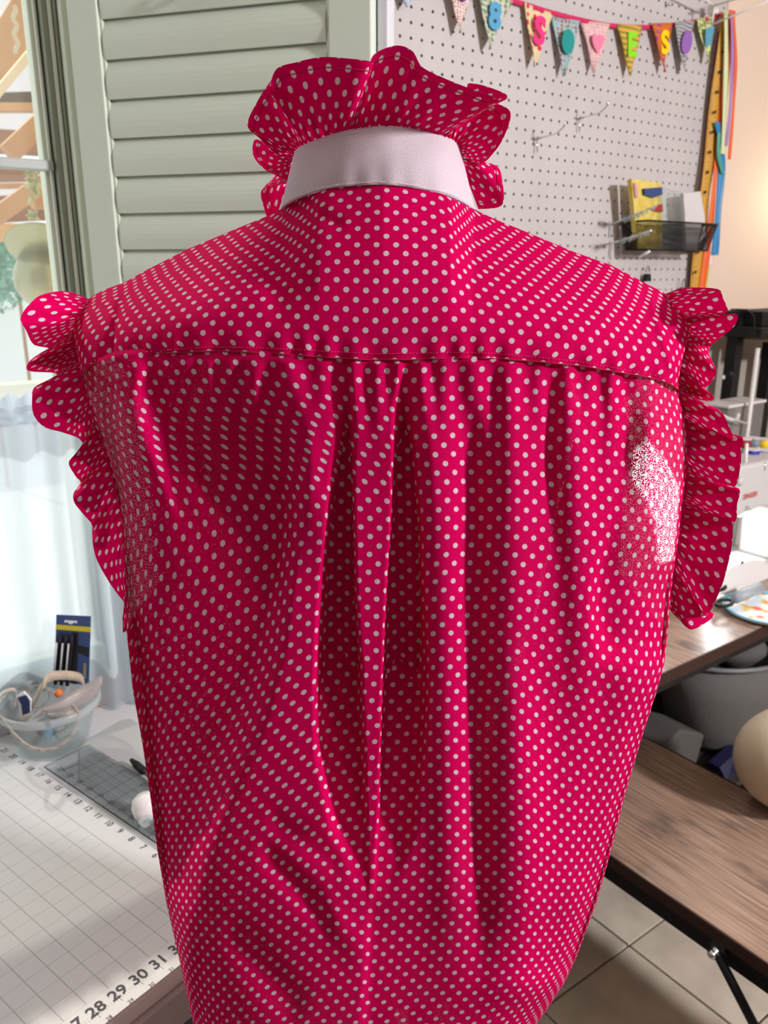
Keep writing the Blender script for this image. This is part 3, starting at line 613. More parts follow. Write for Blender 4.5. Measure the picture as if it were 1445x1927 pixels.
# ---- collar
lowE = [(528, 397), (535, 388), (560, 374), (620, 355), (700, 348), (760, 351), (830, 365), (870, 381), (893, 397)]
upE = [(553, 296), (560, 282), (590, 266), (640, 249), (700, 239), (750, 239), (815, 251), (852, 264), (866, 284)]
dep = [.672, .640, .622, .607, .600, .601, .612, .637, .672]
deu = [.680, .652, .634, .618, .612, .613, .625, .650, .682]
nC = 121; low = spline([(*p, d) for p, d in zip(lowE, dep)], nC); up = spline([(*p, d) for p, d in zip(upE, deu)], nC)
G = np.zeros((31, nC, 3))
for i in range(31):
    v = i / 30; q = up * (1 - v) + low * v; wob = .0012 * np.sin(q[:, 0] / 33 + 5 * v) * np.sin(3 * v + q[:, 0] / 90) + .0005 * np.sin(q[:, 0] / 7) * v ** 3
    G[i] = project(q[:, 0], q[:, 1], q[:, 2] - .003 * math.sin(math.pi * v) + wob)
coll_top = G[0]; coll_low = G[-1]
m = MB(); m.grid(G, arc_uv(G, nC // 2, 0)); m.build('stand_collar', M_coll, shirt, smooth=True, solid=.0012)
# collar's front half (hidden side)
def half_front(edge, k):
    a, b = edge[0], edge[-1]; t = np.linspace(0, math.pi, k); c = (a + b) / 2; rx = (b - a) / 2
    return np.array([c - rx * math.cos(x) + np.array([0, .075 * math.sin(x), -.02 * math.sin(x)]) for x in t])
F0, F1 = half_front(coll_top, 41), half_front(coll_low, 41); G = np.array([F0 * (1 - v) + F1 * v for v in np.linspace(0, 1, 8)]); m = MB(); m.grid(G, arc_uv(G, 20, 0)); m.build('stand_collar', M_coll, shirt, smooth=True, solid=.0012)
f = MB()
up2 = up.copy(); dpts = spline(np.column_stack([up[:, 0], up[:, 1] + 9, up[:, 2] - .0012]), 150)
for i in range(6, 144):
    a = project(*dpts[i]); f.box(a, .0007, .0006, .0005)
f.build('needle_holes', M_hole, shirt, kind='stuff')
dpts = spline(np.column_stack([low[:, 0], low[:, 1] - 5, low[:, 2] - .0016]), 110); f = MB()
for i in range(2, 107): f.tube([project(*dpts[i]), project(*(dpts[i] * .45 + dpts[i + 1] * .55))], .00028, 4)
f.build('stitching', M_wthread, shirt, kind='stuff')
# ---- ruffles
def ruffle(name, ctrl, nT=420, nR=30, gath=(70, .0022), hem=True, world=False, back=None):
    C_ = np.array(ctrl, float)
    if not world and name == 'armhole_ruffle': C_[:, 0] += 5.0 if C_[0, 0] < 700 else -4.0; C_[:, 2] += .003
    I = spline(C_[:, :3], nT); O = spline(C_[:, 3:6], nT)
    if not world: I = project(I[:, 0], I[:, 1], I[:, 2]); O = project(O[:, 0], O[:, 1], O[:, 2])
    t = np.linspace(0, 1, nT); G = np.zeros((nR, nT, 3)); 
    dO = np.gradient(O, axis=0); dI = np.gradient(I, axis=0)
    for i in range(nR):
        v = i / (nR - 1); ww = v ** 1.15
        P = I * (1 - ww)[..., None] + O * ww if False else I * (1 - ww) + O * ww
        g = gath[1] * np.sin(t * gath[0] * 2 * math.pi + 1.7 * np.sin(t * 23)) * (math.exp(-((v - .12) / .22) ** 2)) + gath[1] * .9 * np.sin(t * gath[0] * 1.03 * math.pi) * math.sin(math.pi * v) * (1 - v)
        P = P.copy(); P[:, 1] += g - .004 * math.sin(math.pi * v)
        if hem and v > .90: P[:, 1] -= .0007
        G[i] = P
    Lo = np.concatenate([[0], np.cumsum(np.linalg.norm(np.diff(O, axis=0), axis=1))]); Li = np.concatenate([[0], np.cumsum(np.linalg.norm(np.diff(I, axis=0), axis=1))])
    wd = np.linalg.norm(O - I, axis=1).mean(); uvv = np.zeros((nR, nT, 2)); mid = .35 * Li + .75 * Lo
    for i in range(nR): uvv[i, :, 0] = mid; uvv[i, :, 1] = wd * i / (nR - 1)
    m = MB(); m.grid(G, uvv); return m.build(name, M_ruf, shirt, smooth=True), G
def hem_line(G, row, r=.00035):
    f = MB(); f.tube(G[row] + np.array([0, -.0006, 0]), r, 4); f.build('hem', M_thread and mat('hem_fold', (.5, .0, .06), .9), shirt, smooth=True)
# collar ruffle: inner ring = collar top, listed left-front round the back to right-front
Ydef = .66
cr = [ # inner px,py,Y   outer px,py,Y
 (560, 300, .730, 512, 432, .745), (556, 300, .725, 497, 392, .740), (553, 298, .715, 494, 356, .735), (552, 297, .705, 540, 344, .700),
 (551, 297, .695, 497, 318, .720), (551, 296, .690, 476, 290, .715), (552, 294, .685, 483, 262, .700), (553, 292, .680, 520, 292, .665),
 (554, 288, .676, 490, 262, .655), (556, 284, .672, 466, 236, .650), (560, 280, .664, 484, 192, .655), (566, 276, .655, 512, 150, .640), (574, 272, .650, 506, 172, .600), (584, 268, .644, 520, 131, .590),
 (600, 262, .636, 560, 117, .585), (618, 256, .628, 604, 108, .580), (636, 251, .622, 650, 110, .578), (652, 247, .619, 697, 116, .582), (662, 245, .617, 702, 124, .610),
 (674, 243, .615, 698, 112, .625), (690, 241, .613, 712, 97, .615), (710, 239, .612, 748, 86, .605), (730, 239, .612, 776, 97, .600), (748, 239, .614, 794, 126, .598), (764, 241, .616, 830, 145, .590),
 (782, 244, .619, 866, 160, .585), (800, 248, .623, 908, 176, .582), (818, 253, .628, 944, 190, .590), (832, 258, .634, 952, 178, .620), (842, 261, .640, 905, 160, .640), (850, 264, .648, 880, 160, .655), (857, 269, .656, 925, 190, .650), (861, 274, .664, 960, 212, .640),
 (863, 279, .672, 946, 262, .655), (865, 284, .678, 918, 300, .675), (866, 290, .686, 900, 312, .700), (866, 294, .694, 934, 312, .715), (866, 298, .702, 945, 340, .710), (866, 302, .712, 944, 386, .715), (864, 306, .722, 900, 394, .730)]
_, G = ruffle('collar_ruffle', cr, 520, 36, (44, .0022)); hem_line(G, 31)
# armhole ruffles
la = [(182, 572, .650, 176, 566, .650), (176, 573, .650, 130, 549, .645), (168, 577, .648, 98, 550, .630), (160, 582, .645, 68, 561, .610), (153, 589, .643, 40, 596, .600),
 (147, 597, .641, 50, 622, .610), (142, 608, .640, 64, 648, .650), (139, 620, .639, 92, 656, .680), (138, 630, .638, 70, 668, .640), (138, 640, .637, 53, 684, .610), (139, 652, .636, 56, 698, .625), (142, 664, .636, 104, 702, .670),
 (145, 676, .635, 100, 712, .660), (148, 690, .635, 66, 728, .620), (151, 704, .634, 61, 752, .605), (154, 718, .634, 64, 780, .606), (158, 733, .633, 84, 803, .612), (163, 750, .632, 120, 814, .625), (168, 768, .632, 150, 826, .660),
 (174, 786, .631, 160, 848, .650), (179, 800, .631, 140, 858, .612), (185, 816, .630, 130, 872, .605), (191, 836, .629, 143, 896, .622), (196, 852, .629, 152, 908, .640), (201, 868, .629, 139, 928, .615), (206, 884, .628, 141, 946, .606), (211, 900, .628, 158, 968, .612),
 (216, 916, .628, 173, 986, .628), (220, 934, .628, 174, 1004, .622), (224, 955, .628, 176, 1028, .612), (227, 980, .628, 184, 1056, .615), (230, 1010, .628, 204, 1092, .620), (232, 1045, .628, 222, 1118, .624), (234, 1080, .628, 236, 1138, .628), (236, 1130, .628, 231, 1162, .628), (237, 1165, .628, 233, 1192, .630)]
o1, GL = ruffle('armhole_ruffle', la, 520, 26, (34, .0022))
ra = [(1236, 558, .650, 1246, 555, .652), (1244, 562, .650, 1280, 543, .648), (1252, 566, .648, 1318, 541, .640), (1262, 572, .646, 1352, 545, .615), (1272, 580, .643, 1360, 562, .600), (1282, 588, .640, 1368, 586, .602), (1288, 594, .638, 1340, 596, .640),
 (1294, 600, .636, 1384, 591, .600), (1298, 608, .634, 1382, 612, .598), (1300, 618, .632, 1358, 633, .610), (1299, 630, .630, 1336, 652, .640), (1296, 640, .629, 1334, 668, .625), (1291, 652, .629, 1347, 698, .604), (1287, 664, .628, 1336, 722, .610), (1283, 680, .628, 1322, 733, .640),
 (1280, 698, .628, 1342, 745, .615), (1278, 712, .627, 1334, 754, .622), (1277, 724, .627, 1300, 752, .655), (1277, 736, .627, 1350, 770, .610), (1279, 750, .626, 1368, 795, .598), (1283, 766, .625, 1377, 830, .600), (1287, 780, .624, 1340, 826, .640),
 (1290, 796, .624, 1393, 820, .600), (1293, 812, .624, 1394, 848, .595), (1294, 832, .623, 1392, 880, .600), (1294, 852, .623, 1380, 916, .610), (1292, 872, .623, 1332, 920, .650), (1291, 890, .622, 1388, 918, .600), (1289, 905, .622, 1386, 950, .596), (1287, 920, .622, 1381, 982, .602), (1286, 935, .622, 1340, 972, .640),
 (1285, 950, .622, 1374, 975, .604), (1283, 966, .622, 1378, 998, .598), (1281, 984, .622, 1376, 1028, .598), (1279, 1002, .622, 1368, 1066, .600), (1276, 1022, .622, 1356, 1106, .603), (1273, 1045, .622, 1334, 1152, .608), (1270, 1065, .622, 1318, 1160, .635), (1267, 1085, .622, 1344, 1158, .625), (1264, 1105, .622, 1302, 1184, .615), (1262, 1125, .624, 1276, 1164, .622), (1260, 1142, .626, 1262, 1150, .628)]
o2, GR = ruffle('armhole_ruffle', ra, 560, 26, (40, .0020))
# front halves of the armhole ruffles
for sgn, src in ((-1, G),):
    pass
for sg in (-1, 1):
    ctrl = []
    for k, z in enumerate(np.linspace(1.462, 1.20, 26)):
        xi = sg * np.interp(z, [1.20, 1.40, 1.462], [.185, .185, .215]); wv = .014 * math.sin(k * 2.1)
        ctrl.append((xi, .70, z, xi + sg * .028, .715 + wv, z - .008 + .004 * math.sin(k * 1.3)))
    ruffle('armhole_ruffle', ctrl, 200, 10, (14, .001), world=True, hem=False)
# little loose thread tab at left side seam
f = MB(); f.prism([ony(x, y, .632) for x, y in ((237, 1152), (231, 1166), (231, 1190), (237, 1188))], (0, .001, 0)); f.build('seam_tab', M_thread and mat('tab', (.45, 0, .05), .9), shirt)
# dress form inside
df = thing('dress_form', 'dress form on a pole stand wearing the dotted shirt, hidden inside it', 'dress form')
m = MB(); prof = [(.0, .80), (.10, .80), (.125, .84), (.130, .92), (.120, 1.05), (.135, 1.18), (.150, 1.30), (.165, 1.39), (.150, 1.43), (.11, 1.46), (.062, 1.485), (.054, 1.52), (.052, 1.555), (.0, 1.56)]
m.lathe(prof, (0, .685, 0), 40, 1, .50); m.build('torso', mat('form_fabric', (.35, .30, .27), .9), df, smooth=True)
m = MB(); m.tube([(0, .685, .03), (0, .685, .80)], .012, 14); m.build('pole', M_black, df, smooth=True)
for k in range(3):
    a_ = k * 2.094 + .5; m = MB(); m.tube([(0, .685, .10), (.12 * math.cos(a_), .685 + .12 * math.sin(a_), .05), (.2 * math.cos(a_), .685 + .2 * math.sin(a_), .009)], .009, 10); m.build('leg', M_black, df, smooth=True)
# ------------------------------------------------------------------ cutting table on the left
M_tab = mat('table_white', (.74, .73, .74), .4)
eR = np.array([math.sin(R(38.6)), math.cos(R(38.6)), 0]); eL = np.array([-math.sin(R(51.4)), math.cos(R(51.4)), 0]); OM = np.array([-.199, .812, .76])
tb = thing('cutting_table', 'white table under the window holding the cutting mat', 'table')
TZ = .7565
m = MB(); tpoly = [OM + eR * .04 - eL * .031, OM - eR * .70 - eL * .031, W(-.75, .60, 0), W(-.75, 1.343, 0), W(.55, 1.343, 0), ]
tpoly = [np.array([p_[0], p_[1], TZ - .022]) for p_ in tpoly]
m.prism(tpoly, (0, 0, .022)); m.build('tabletop', M_tab, tb, bevel=.002)
e0, e1 = OM - eL * .033 + eR * .03, OM - eL * .033 - eR * .69; m = MB(); m.box(((e0 + e1) / 2) * np.array([1, 1, 0]) + ZZ * .7115, .72, .012, .045, (eR, eL, ZZ)); m.build('apron', mat('apron', (.45, .42, .43), .5), tb)
for q in (OM + eR * .0 - eL * .0, OM - eR * .62 + eL * .02, W(-.70, 1.25, 0), W(.0, 1.22, 0), W(.5, 1.2, 0)):
    m = MB(); m.tube([np.array([q[0], q[1], 0.0]), np.array([q[0], q[1], TZ - .02])], .016, 12); m.build('leg', M_tab, tb, smooth=True)
# mat
def grid_mat():
    m = bpy.data.materials.new('cutting_mat'); m.use_nodes = True; nt = m.node_tree; p = nt.nodes['Principled BSDF']; tc = N(nt, 'ShaderNodeTexCoord')
    def dotc(v, off): return mth(nt, 'DIVIDE', mth(nt, 'SUBTRACT', N(nt, 'ShaderNodeVectorMath', operation='DOT_PRODUCT', ins={0: tc.outputs['Object'], 1: tuple(v)}).outputs['Value'], off), .0262)
    r = mth(nt, 'ADD', dotc(eR, float(OM @ eR)), 34.6 - .9); l = mth(nt, 'ADD', dotc(eL, float(OM @ eL)), .7 - .9)
    def line(x, w_): f_ = mth(nt, 'ABSOLUTE', mth(nt, 'SUBTRACT', mth(nt, 'FRACT', mth(nt, 'ADD', x, .5)), .5)); return N(nt, 'ShaderNodeMapRange', ins={0: f_, 1: w_, 2: w_ + .012, 3: 1., 4: 0.}).outputs[0]
    inside = mth(nt, 'MULTIPLY', mth(nt, 'GREATER_THAN', l, .0), mth(nt, 'LESS_THAN', r, 33.02))
    k = mth(nt, 'MULTIPLY', mth(nt, 'MAXIMUM', mth(nt, 'MULTIPLY', line(r, .012), .55), mth(nt, 'MULTIPLY', line(l, .012), .30)), inside)
    # ticks in the margin: every 1/8 inch along both edges
    tl = mth(nt, 'MULTIPLY', line(mth(nt, 'MULTIPLY', r, 8.), .06), mth(nt, 'MULTIPLY', mth(nt, 'LESS_THAN', l, -.62), mth(nt, 'GREATER_THAN', l, -.86)))
    tl2 = mth(nt, 'MULTIPLY', line(r, .014), mth(nt, 'MULTIPLY', mth(nt, 'LESS_THAN', l, -.55), mth(nt, 'GREATER_THAN', l, -.98)))
    k = mth(nt, 'MAXIMUM', k, mth(nt, 'MULTIPLY', mth(nt, 'MAXIMUM', tl, tl2), .6))
    ns = N(nt, 'ShaderNodeTexNoise', ins={'Vector': tc.outputs['Object'], 'Scale': 7., 'Detail': 4.})
    bs = N(nt, 'ShaderNodeMix', data_type='RGBA', ins={0: ns.outputs[0], 6: (.76, .77, .75, 1), 7: (.68, .67, .69, 1)})
    mx = N(nt, 'ShaderNodeMix', data_type='RGBA', ins={0: k, 6: bs.outputs[2], 7: (.06, .06, .07, 1)}); nt.links.new(mx.outputs[2], p.inputs['Base Color']); p.inputs['Roughness'].default_value = .5; return m
cm = thing('cutting_mat', 'large pale grey cutting mat with black inch grid and numbers', 'mat')
IN = .0262
def MP(r, l, z=.7592): q = OM + eR * (r - 34.6) * IN + eL * (l - .7) * IN; return np.array([q[0], q[1], z])
m = MB(); m.prism([MP(35.2, -.45, .757), MP(1, -.45, .757), MP(1, 21.6, .757), MP(35.2, 21.6, .757)], (0, 0, .0022)); m.build('mat_sheet', grid_mat(), cm)
for r_n in range(20, 35): text(str(r_n), .020, MP(r_n, .38), eR, eL, 'printed_number', M_matp, cm, bold=.0004); text(str(r_n), .0065, MP(r_n + .1, -.36), eR, eL, 'printed_number', M_matp, cm)
for l_n in range(1, 22): text(str(l_n), .0135, MP(34.6 + .35, l_n), -eL, eR * -1 if False else np.cross(ZZ, -eL), 'printed_number', M_matp, cm, bold=.0002)
for dx in (0, .4):
    m = MB(); a, b = MP(32.4 , 4.9 - dx), MP(29.6, 4.9 - dx)
# grey second mat + ruler
m = MB(); g = [onz(x, y, .7568) for x, y in ((150, 1402), (232, 1356), (246, 1354), (420, 1470), (330, 1600), (150, 1470))]; m.prism(g, (0, 0, .0016)); tag(m.build('grey_mat', mat('greymat', (.52, .53, .53), .4)), 'plain grey translucent sheet with a rounded corner under the ruler', 'mat')
def rz(x, y): return onz(x, y, .7598)
rl = thing('acrylic_ruler', 'clear acrylic quilting ruler with black lines and numbers beside the mat', 'ruler')
r0, r1 = rz(84, 1446), rz(166, 1402); ax = -eL; nr = (r1 - r0) - ax * ((r1 - r0) @ ax); wdt = np.linalg.norm(nr); nr /= wdt; LR = .46
m = MB(); m.prism([r0, r0 + ax * LR, r0 + ax * LR + nr * wdt, r0 + nr * wdt], (0, 0, .0025)); m.build('blade', M_acr, rl)
f = MB()
def rline(u0, v0, u1, v1, w_):
    a, b = r0 + ax * u0 + nr * v0 + ZZ * .0028, r0 + ax * u1 + nr * v1 + ZZ * .0028; d = (b - a) / np.linalg.norm(b - a); s_ = np.cross(d, ZZ) * w_ / 2; f.add([a - s_, b - s_, b + s_, a + s_], [(0, 1, 2, 3)])
for k in range(0, int(wdt / .0032) + 1): rline(.03, k * .0032, LR, k * .0032, .0007 if k % 4 else .0012)
for k in range(1, int(LR / .0262)): rline(k * .0262, 0, k * .0262, wdt, .0009); 
for k in range(1, int(LR / .0065)): rline(k * .0065, .016, k * .0065, .022, .0005); rline(k * .0065, wdt - .008, k * .0065, wdt, .0005)
rline(0, 0, LR, 0, .0022); rline(0, 0, 0, wdt, .0015); rline(.032, .012, .032, wdt * .5, .002)
f.build('ruled_lines', M_matp, rl, kind='stuff')
for k in range(1, 16):
    text(str(24 - k), .011, r0 + ax * (k * .0262) + nr * .012 + ZZ * .003, ax, nr, 'printed_number', M_matp, rl, bold=.0003); text(str(k), .009, r0 + ax * (k * .0262) + nr * (wdt - .012) + ZZ * .003, ax, nr, 'printed_number', M_matp, rl)
# tool, thread ball, bobbin on the ruler
cl = thing('seam_tool', 'black handled metal tool lying on the ruler by the shirt edge', 'tool'); a, b = onz(247, 1430, .768), onz(300, 1478, .768)
m = MB(); m.tube([a, a * .8 + b * .2, a * .55 + b * .45, a * .5 + b * .5], [.003, .006, .0065, .004], 10); m.build('handle', M_black, cl, smooth=True); m = MB(); m.tube([a * .55 + b * .45, b], .0035, 8); m.build('shaft', M_silver, cl, smooth=True)
m = MB(); c = onz(275, 1518, .782); m.lathe([(0, -.020), (.012, -.018), (.018, -.010), (.020, 0), (.018, .010), (.012, .017), (0, .020)], c, 20); tag(m.build('white_ball', mat('wax', (.85, .83, .82), .3), smooth=True), 'white rounded lump on the ruler half hidden by the shirt', 'ball')
bb = thing('bobbin', 'clear plastic bobbin lying on the ruler below the white lump', 'bobbin'); c = onz(272, 1545, .772)
for dz in (-.006, .006): m = MB(); m.lathe([(0, 0), (.011, 0), (.0112, .0015), (0, .0015)], c + eL * dz, 24, ax=(eR, ZZ, eL)); m.build('flange', M_clear, bb, smooth=True)
m = MB(); m.lathe([(.004, -.006), (.004, .006)], c, 16, ax=(eR, ZZ, eL)); m.build('core', M_clear, bb, smooth=True)
m = MB(); m.lathe([(.007, -.005), (.0075, 0), (.007, .005)], c, 16, ax=(eR, ZZ, eL)); m.build('thread', M_wthread, bb, smooth=True)
# ------------------------------------------------------------------ plastic tub with notions
tub = thing('plastic_tub', 'round clear plastic tub full of sewing notions on the white table', 'tub')
BC = onz(98, 1392, .76) - B * .014; BC[2] = .7595; rimz = .083
prof = [(.0, 0), (.050, 0), (.053, .003), (.060, .03), (.070, .068), (.073, .076), (.078, .078), (.078, .084), (.074, .084), (.072, .078), (.058, .03), (.050, .005), (0, .004)]
m = MB(); m.lathe(prof, BC, 48); m.build('bowl', M_clear, tub, smooth=True)
m = MB(); m.lathe([(.074, .070), (.079, .072), (.0795, .082), (.076, .085), (.073, .082)], BC, 48); m.build('rim', glassy('rim_plastic', (.85, .87, .88), .55, .2), tub, smooth=True)
rp = thing('pen_pack', 'blue carded pack of three black pens standing in the plastic tub', 'pens')
cy_ = 1.215; q4 = [ony(x, y, cy_) for x, y in ((106, 1157), (171, 1160), (167, 1290), (102, 1282))]
m = MB(); m.prism(q4, (0, .0012, 0)); m.build('card', mat('blue_card', (.035, .07, .20), .4), rp)
def cq(u, v, off=.001): return (q4[0] * (1 - u) + q4[1] * u) * (1 - v) + (q4[3] * (1 - u) + q4[2] * u) * v - np.array([0, off, 0])
m = MB(); m.prism([cq(0, .14), cq(1, .15), cq(1, .22), cq(0, .21)], (0, .0006, 0)); m.build('yellow_band', mat('yel', (.62, .52, .03), .5), rp)
m = MB(); m.prism([cq(.25, .07), cq(.6, .07), cq(.62, .10), cq(.5, .10), cq(.48, .12), cq(.38, .12), cq(.36, .10), cq(.24, .10)], (0, .0006, 0)); m.build('hang_hole', mat('holew', (.75, .8, .9), .5), rp)
for k in range(3):
    u = .10 + k * .17; p_ = thing('pen', '', ''); bpy.data.objects.remove(p_)
    m = MB(); m.tube([cq(u + .07, .24, .006), cq(u + .06, .40, .008), cq(u, .75, .008), cq(u - .01, 1.0, .008)], [.0022, .0042, .0045, .003], 10); o = m.build('pen', M_black, rp, smooth=True)
    m = MB(); m.tube([cq(u + .02, .36, .013), cq(u - .03, .80, .013)], .0016, 6); m.build('grip', mat('pengrey', (.55, .55, .58), .3), o, smooth=True)
f = MB()
for k in range(7): v_ = .68 + k * .033; f.prism([cq(.83, v_), cq(.91, v_), cq(.91, v_ + .018), cq(.83, v_ + .018)], (0, .0006, 0))
f.build('lettering', mat('ylet', (.42, .36, .12), .5), rp)
m = MB(); m.prism([cq(.50, .24), cq(.66, .24), cq(.66, 1.0), cq(.50, 1.0)], (0, .0006, 0)); m.build('dark_panel', mat('pack_black', (.012, .012, .016), .4), rp)
m = MB(); m.prism([cq(.66, .42), cq(.98, .45), cq(.98, .58), cq(.66, .52)], (0, .0006, 0)); m.build('dark_panel', bpy.data.materials['pack_black'], rp)
# measuring tapes
M_tape = mat('tape_beige', (.55, .47, .36), .6, noise=((.40, .33, .26), 90))
def strip(name, pts, wd, wdir, mt, n=60, parent=None):
    P = spline(pts, n); G = np.stack([P - np.array(wdir) * wd / 2, P + np.array(wdir) * wd / 2]); f = MB(); f.grid(G); return f.build(name, mt, parent, smooth=True, solid=.0007)
def py_(x, y, Y): return ony(x, y, Y)
t1 = strip('measuring_tape', [py_(60, 1330, 1.15), py_(80, 1290, 1.13), py_(100, 1272, 1.15), py_(150, 1275, 1.17), py_(160, 1300, 1.17)], .014, (0, .3, 1), M_tape); tag(t1, 'beige measuring tape arching over the tub in front of the pen pack', 'tape measure')
t2 = strip('measuring_tape', [py_(134, 1327, 1.075), py_(148, 1345, 1.07), py_(140, 1375, 1.075), py_(115, 1402, 1.082), py_(85, 1412, 1.085), py_(55, 1405, 1.085), py_(30, 1385, 1.08), py_(5, 1355, 1.078), py_(-8, 1330, 1.08), py_(5, 1305, 1.10), py_(30, 1300, 1.13), py_(28, 1330, 1.14)], .012, (.25, -.45, .85), mat('tape_pale', (.66, .60, .54), .5, noise=((.55, .49, .42), 80)), 110); tag(t2, 'pale measuring tape looping down over the front of the tub', 'tape measure')
for k, v in enumerate(np.linspace(0.03, .97, 16)):
    me = t2.data; i = int(v * 109); a = np.array(me.vertices[i].co); b = np.array(me.vertices[i + 110].co); t_ = np.array(me.vertices[min(i + 1, 109)].co) - np.array(me.vertices[max(0, i - 1)].co)
    text(str(12 + k), .007, (a + b) / 2 - np.array([0, .0012, 0]), -t_, b - a, 'printed_number', M_matp, t2)
P = [BC + np.array([-.012 + .022 * math.cos(t) * (1 - t / 30), -.01 + .008 * math.sin(t), .092 + .016 * math.sin(t)]) for t in np.linspace(0, 12, 40)]
tag(strip('measuring_tape', P, .013, (.3, -.8, .4), M_tape, 80), 'coiled beige measuring tape lying in the middle of the tub', 'tape measure')
m = MB(); q = [ony(x, y, 1.10) for x, y in ((32, 1310), (44, 1302), (58, 1318), (56, 1340), (36, 1338))]; m.prism(q, (0, .004, 0)); tb_ = m.build('thread_card', mat('whitecard', (.8, .82, .84), .5)); tag(tb_, 'small white card wound with navy thread at the tub rim', 'thread')
m = MB(); q = [ony(x, y, 1.095) for x, y in ((33, 1314), (48, 1310), (54, 1322), (55, 1342), (42, 1346), (40, 1326))]; m.prism(q, (0, .004, 0)); m.build('thread', mat('navy_thread', (.01, .02, .09), .6), tb_)
m = MB(); G = np.zeros((12, 16, 3)); 
for i in range(12):
    for j in range(16):
        u, v = j / 15, i / 11; x = 75 + (192 - 75) * u; y0_ = 1334 - 62 * u; x += 6 * v * (u < .9); y = y0_ + v * (4 + 52 * u * (1.15 - u) * 1.6); G[i, j] = ony(x, y, 1.125 - .03 * math.sin(math.pi * v) + .004 * math.sin(9 * u + 4 * v) + .02 * u)
m.grid(G); tag(m.build('zip_bag', M_bag, smooth=True, solid=.002), 'rolled pinkish plastic zip bag sticking out of the tub to the right', 'bag')
m = MB(); m.tube([ony(106, 1308, 1.12), ony(114, 1300, 1.12)], .005, 8); tag(m.build('orange_cap', mat('orange', (.8, .2, .03), .4), smooth=True), 'small orange cap among the notions in the tub', 'cap')
for k in range(11):
    a_ = random.uniform(0, 6.28); r1_ = random.uniform(.0, .035); c = BC + np.array([r1_ * math.cos(a_), r1_ * math.sin(a_), random.uniform(.018, .05)])
    colr = [(.05, .06, .07), (.25, .3, .28), (.45, .42, .38), (.08, .30, .45), (.5, .5, .5)][k % 5]; nm = ['dark', 'grey-green', 'tan', 'teal', 'grey'][k % 5]
    f = MB(); dv = np.array([random.uniform(-1, 1), random.uniform(-1, 1), random.uniform(-.3, .5)]); dv /= np.linalg.norm(dv); f.tube([c - dv * .016, c - dv * .012, c + dv * .012, c + dv * .016], [.004, .0065, .0065, .004], 10)
    tag(f.build('notion', mat('notion', colr, .5), smooth=True), '%s notion seen through the tub wall, %s' % (nm, ['deepest down', 'nearest the front', 'lying on top', 'leaning left', 'leaning right', 'under the zip bag', 'by the tape coil', 'against the back wall', 'at the right side', 'at the left side', 'in the middle'][k]), 'spool', 'small notions inside the tub')
# ------------------------------------------------------------------ curtain
def sheer():
    m = bpy.data.materials.new('sheer_voile'); m.use_nodes = True; nt = m.node_tree; nt.nodes.clear(); out = N(nt, 'ShaderNodeOutputMaterial')
    d = N(nt, 'ShaderNodeBsdfDiffuse', ins={0: (.62, .68, .76, 1)}); t = N(nt, 'ShaderNodeBsdfTranslucent', ins={0: (.62, .72, .82, 1)}); p = N(nt, 'ShaderNodeBsdfTransparent')
    a = N(nt, 'ShaderNodeMixShader', ins={0: .6, 1: d.outputs[0], 2: t.outputs[0]}); b = N(nt, 'ShaderNodeMixShader', ins={0: .25, 1: a.outputs[0], 2: p.outputs[0]}); nt.links.new(b.outputs[0], out.inputs[0]); return m
M_voile = sheer()
cu = thing('cafe_curtain', 'white sheer gathered curtain hanging over the lower window behind the tub', 'curtain')
ns, nz_ = 260, 60; G = np.zeros((nz_, ns, 3))
for i in range(nz_):
    for j in range(ns):
        s_ = -.55 + 1.15 * j / (ns - 1); v = i / (nz_ - 1); z = 1.318 - v * (1.318 - .7625)
        n_ = 1.307 + (.004 + .006 * v) * math.sin(s_ * 95 + 3 * math.sin(s_ * 17)) + (.0035) * math.sin(s_ * 230 + 4 * math.sin(s_ * 31)) * math.exp(-v * 9) - .006 * v * math.sin(s_ * 11 + 2)
        n_ += .0015 * math.sin(z * 150 + s_ * 20) * math.exp(-v * 6)
        G[i, j] = W(s_, n_ + .0255 * (1 - sm((s_ - .34) / .055)) * v, z)
m = MB(); m.grid(G); m.build('curtain_panel', M_voile, cu, smooth=True)
G = np.zeros((14, ns, 3))
for i in range(14):
    for j in range(ns):
        s_ = -.55 + 1.15 * j / (ns - 1); v = i / 13; z = 1.322 - .045 * v + .006 * (1 - v) ** 4 * math.sin(s_ * 170 + 3 * math.sin(s_ * 23)); G[i, j] = W(s_, 1.300 - .006 * math.sin(math.pi * v) + .003 * math.sin(s_ * 240 + 3 * math.sin(s_ * 40)), z)
m = MB(); m.grid(G); m.build('rod_pocket', M_voile, cu, smooth=True)
m = MB(); m.tube([W(-.6, 1.304, 1.300), W(.5, 1.304, 1.300)], .004, 10); m.build('rod', M_silver, cu, smooth=True)
# ------------------------------------------------------------------ outside
M_beam = mat('pergola_timber', (.62, .36, .16), .7, noise=((.45, .22, .10), 3)); M_beam2 = mat('pergola_timber_red', (.36, .17, .10), .7)
M_roofp = mat('roof_panel', (.82, .80, .85), .6)
pr = thing('pergola', 'timber pergola with pale roof panels outside the window', 'pergola')
def beam(p1, p2, d, wpx, mt, name='beam', dd=.06, d2=None):
    a, b = onw(*p1, d), onw(*p2, d2 or d); ax_ = b - a; L = np.linalg.norm(ax_); ax_ /= L; s_ = np.cross(ax_, B); s_ /= np.linalg.norm(s_); n_ = np.cross(ax_, s_); wm = wpx * d / 1500
    m = MB(); m.box((a + b) / 2, L, wm, dd, (ax_, s_, n_)); return m.build(name, mt, pr)
beam((-60, 205), (110, -75), 2.9, 52, M_beam); beam((-30, 205), (120, 25), 2.7, 12, mat('lit_timber', (.75, .62, .42), .7), 'brace')
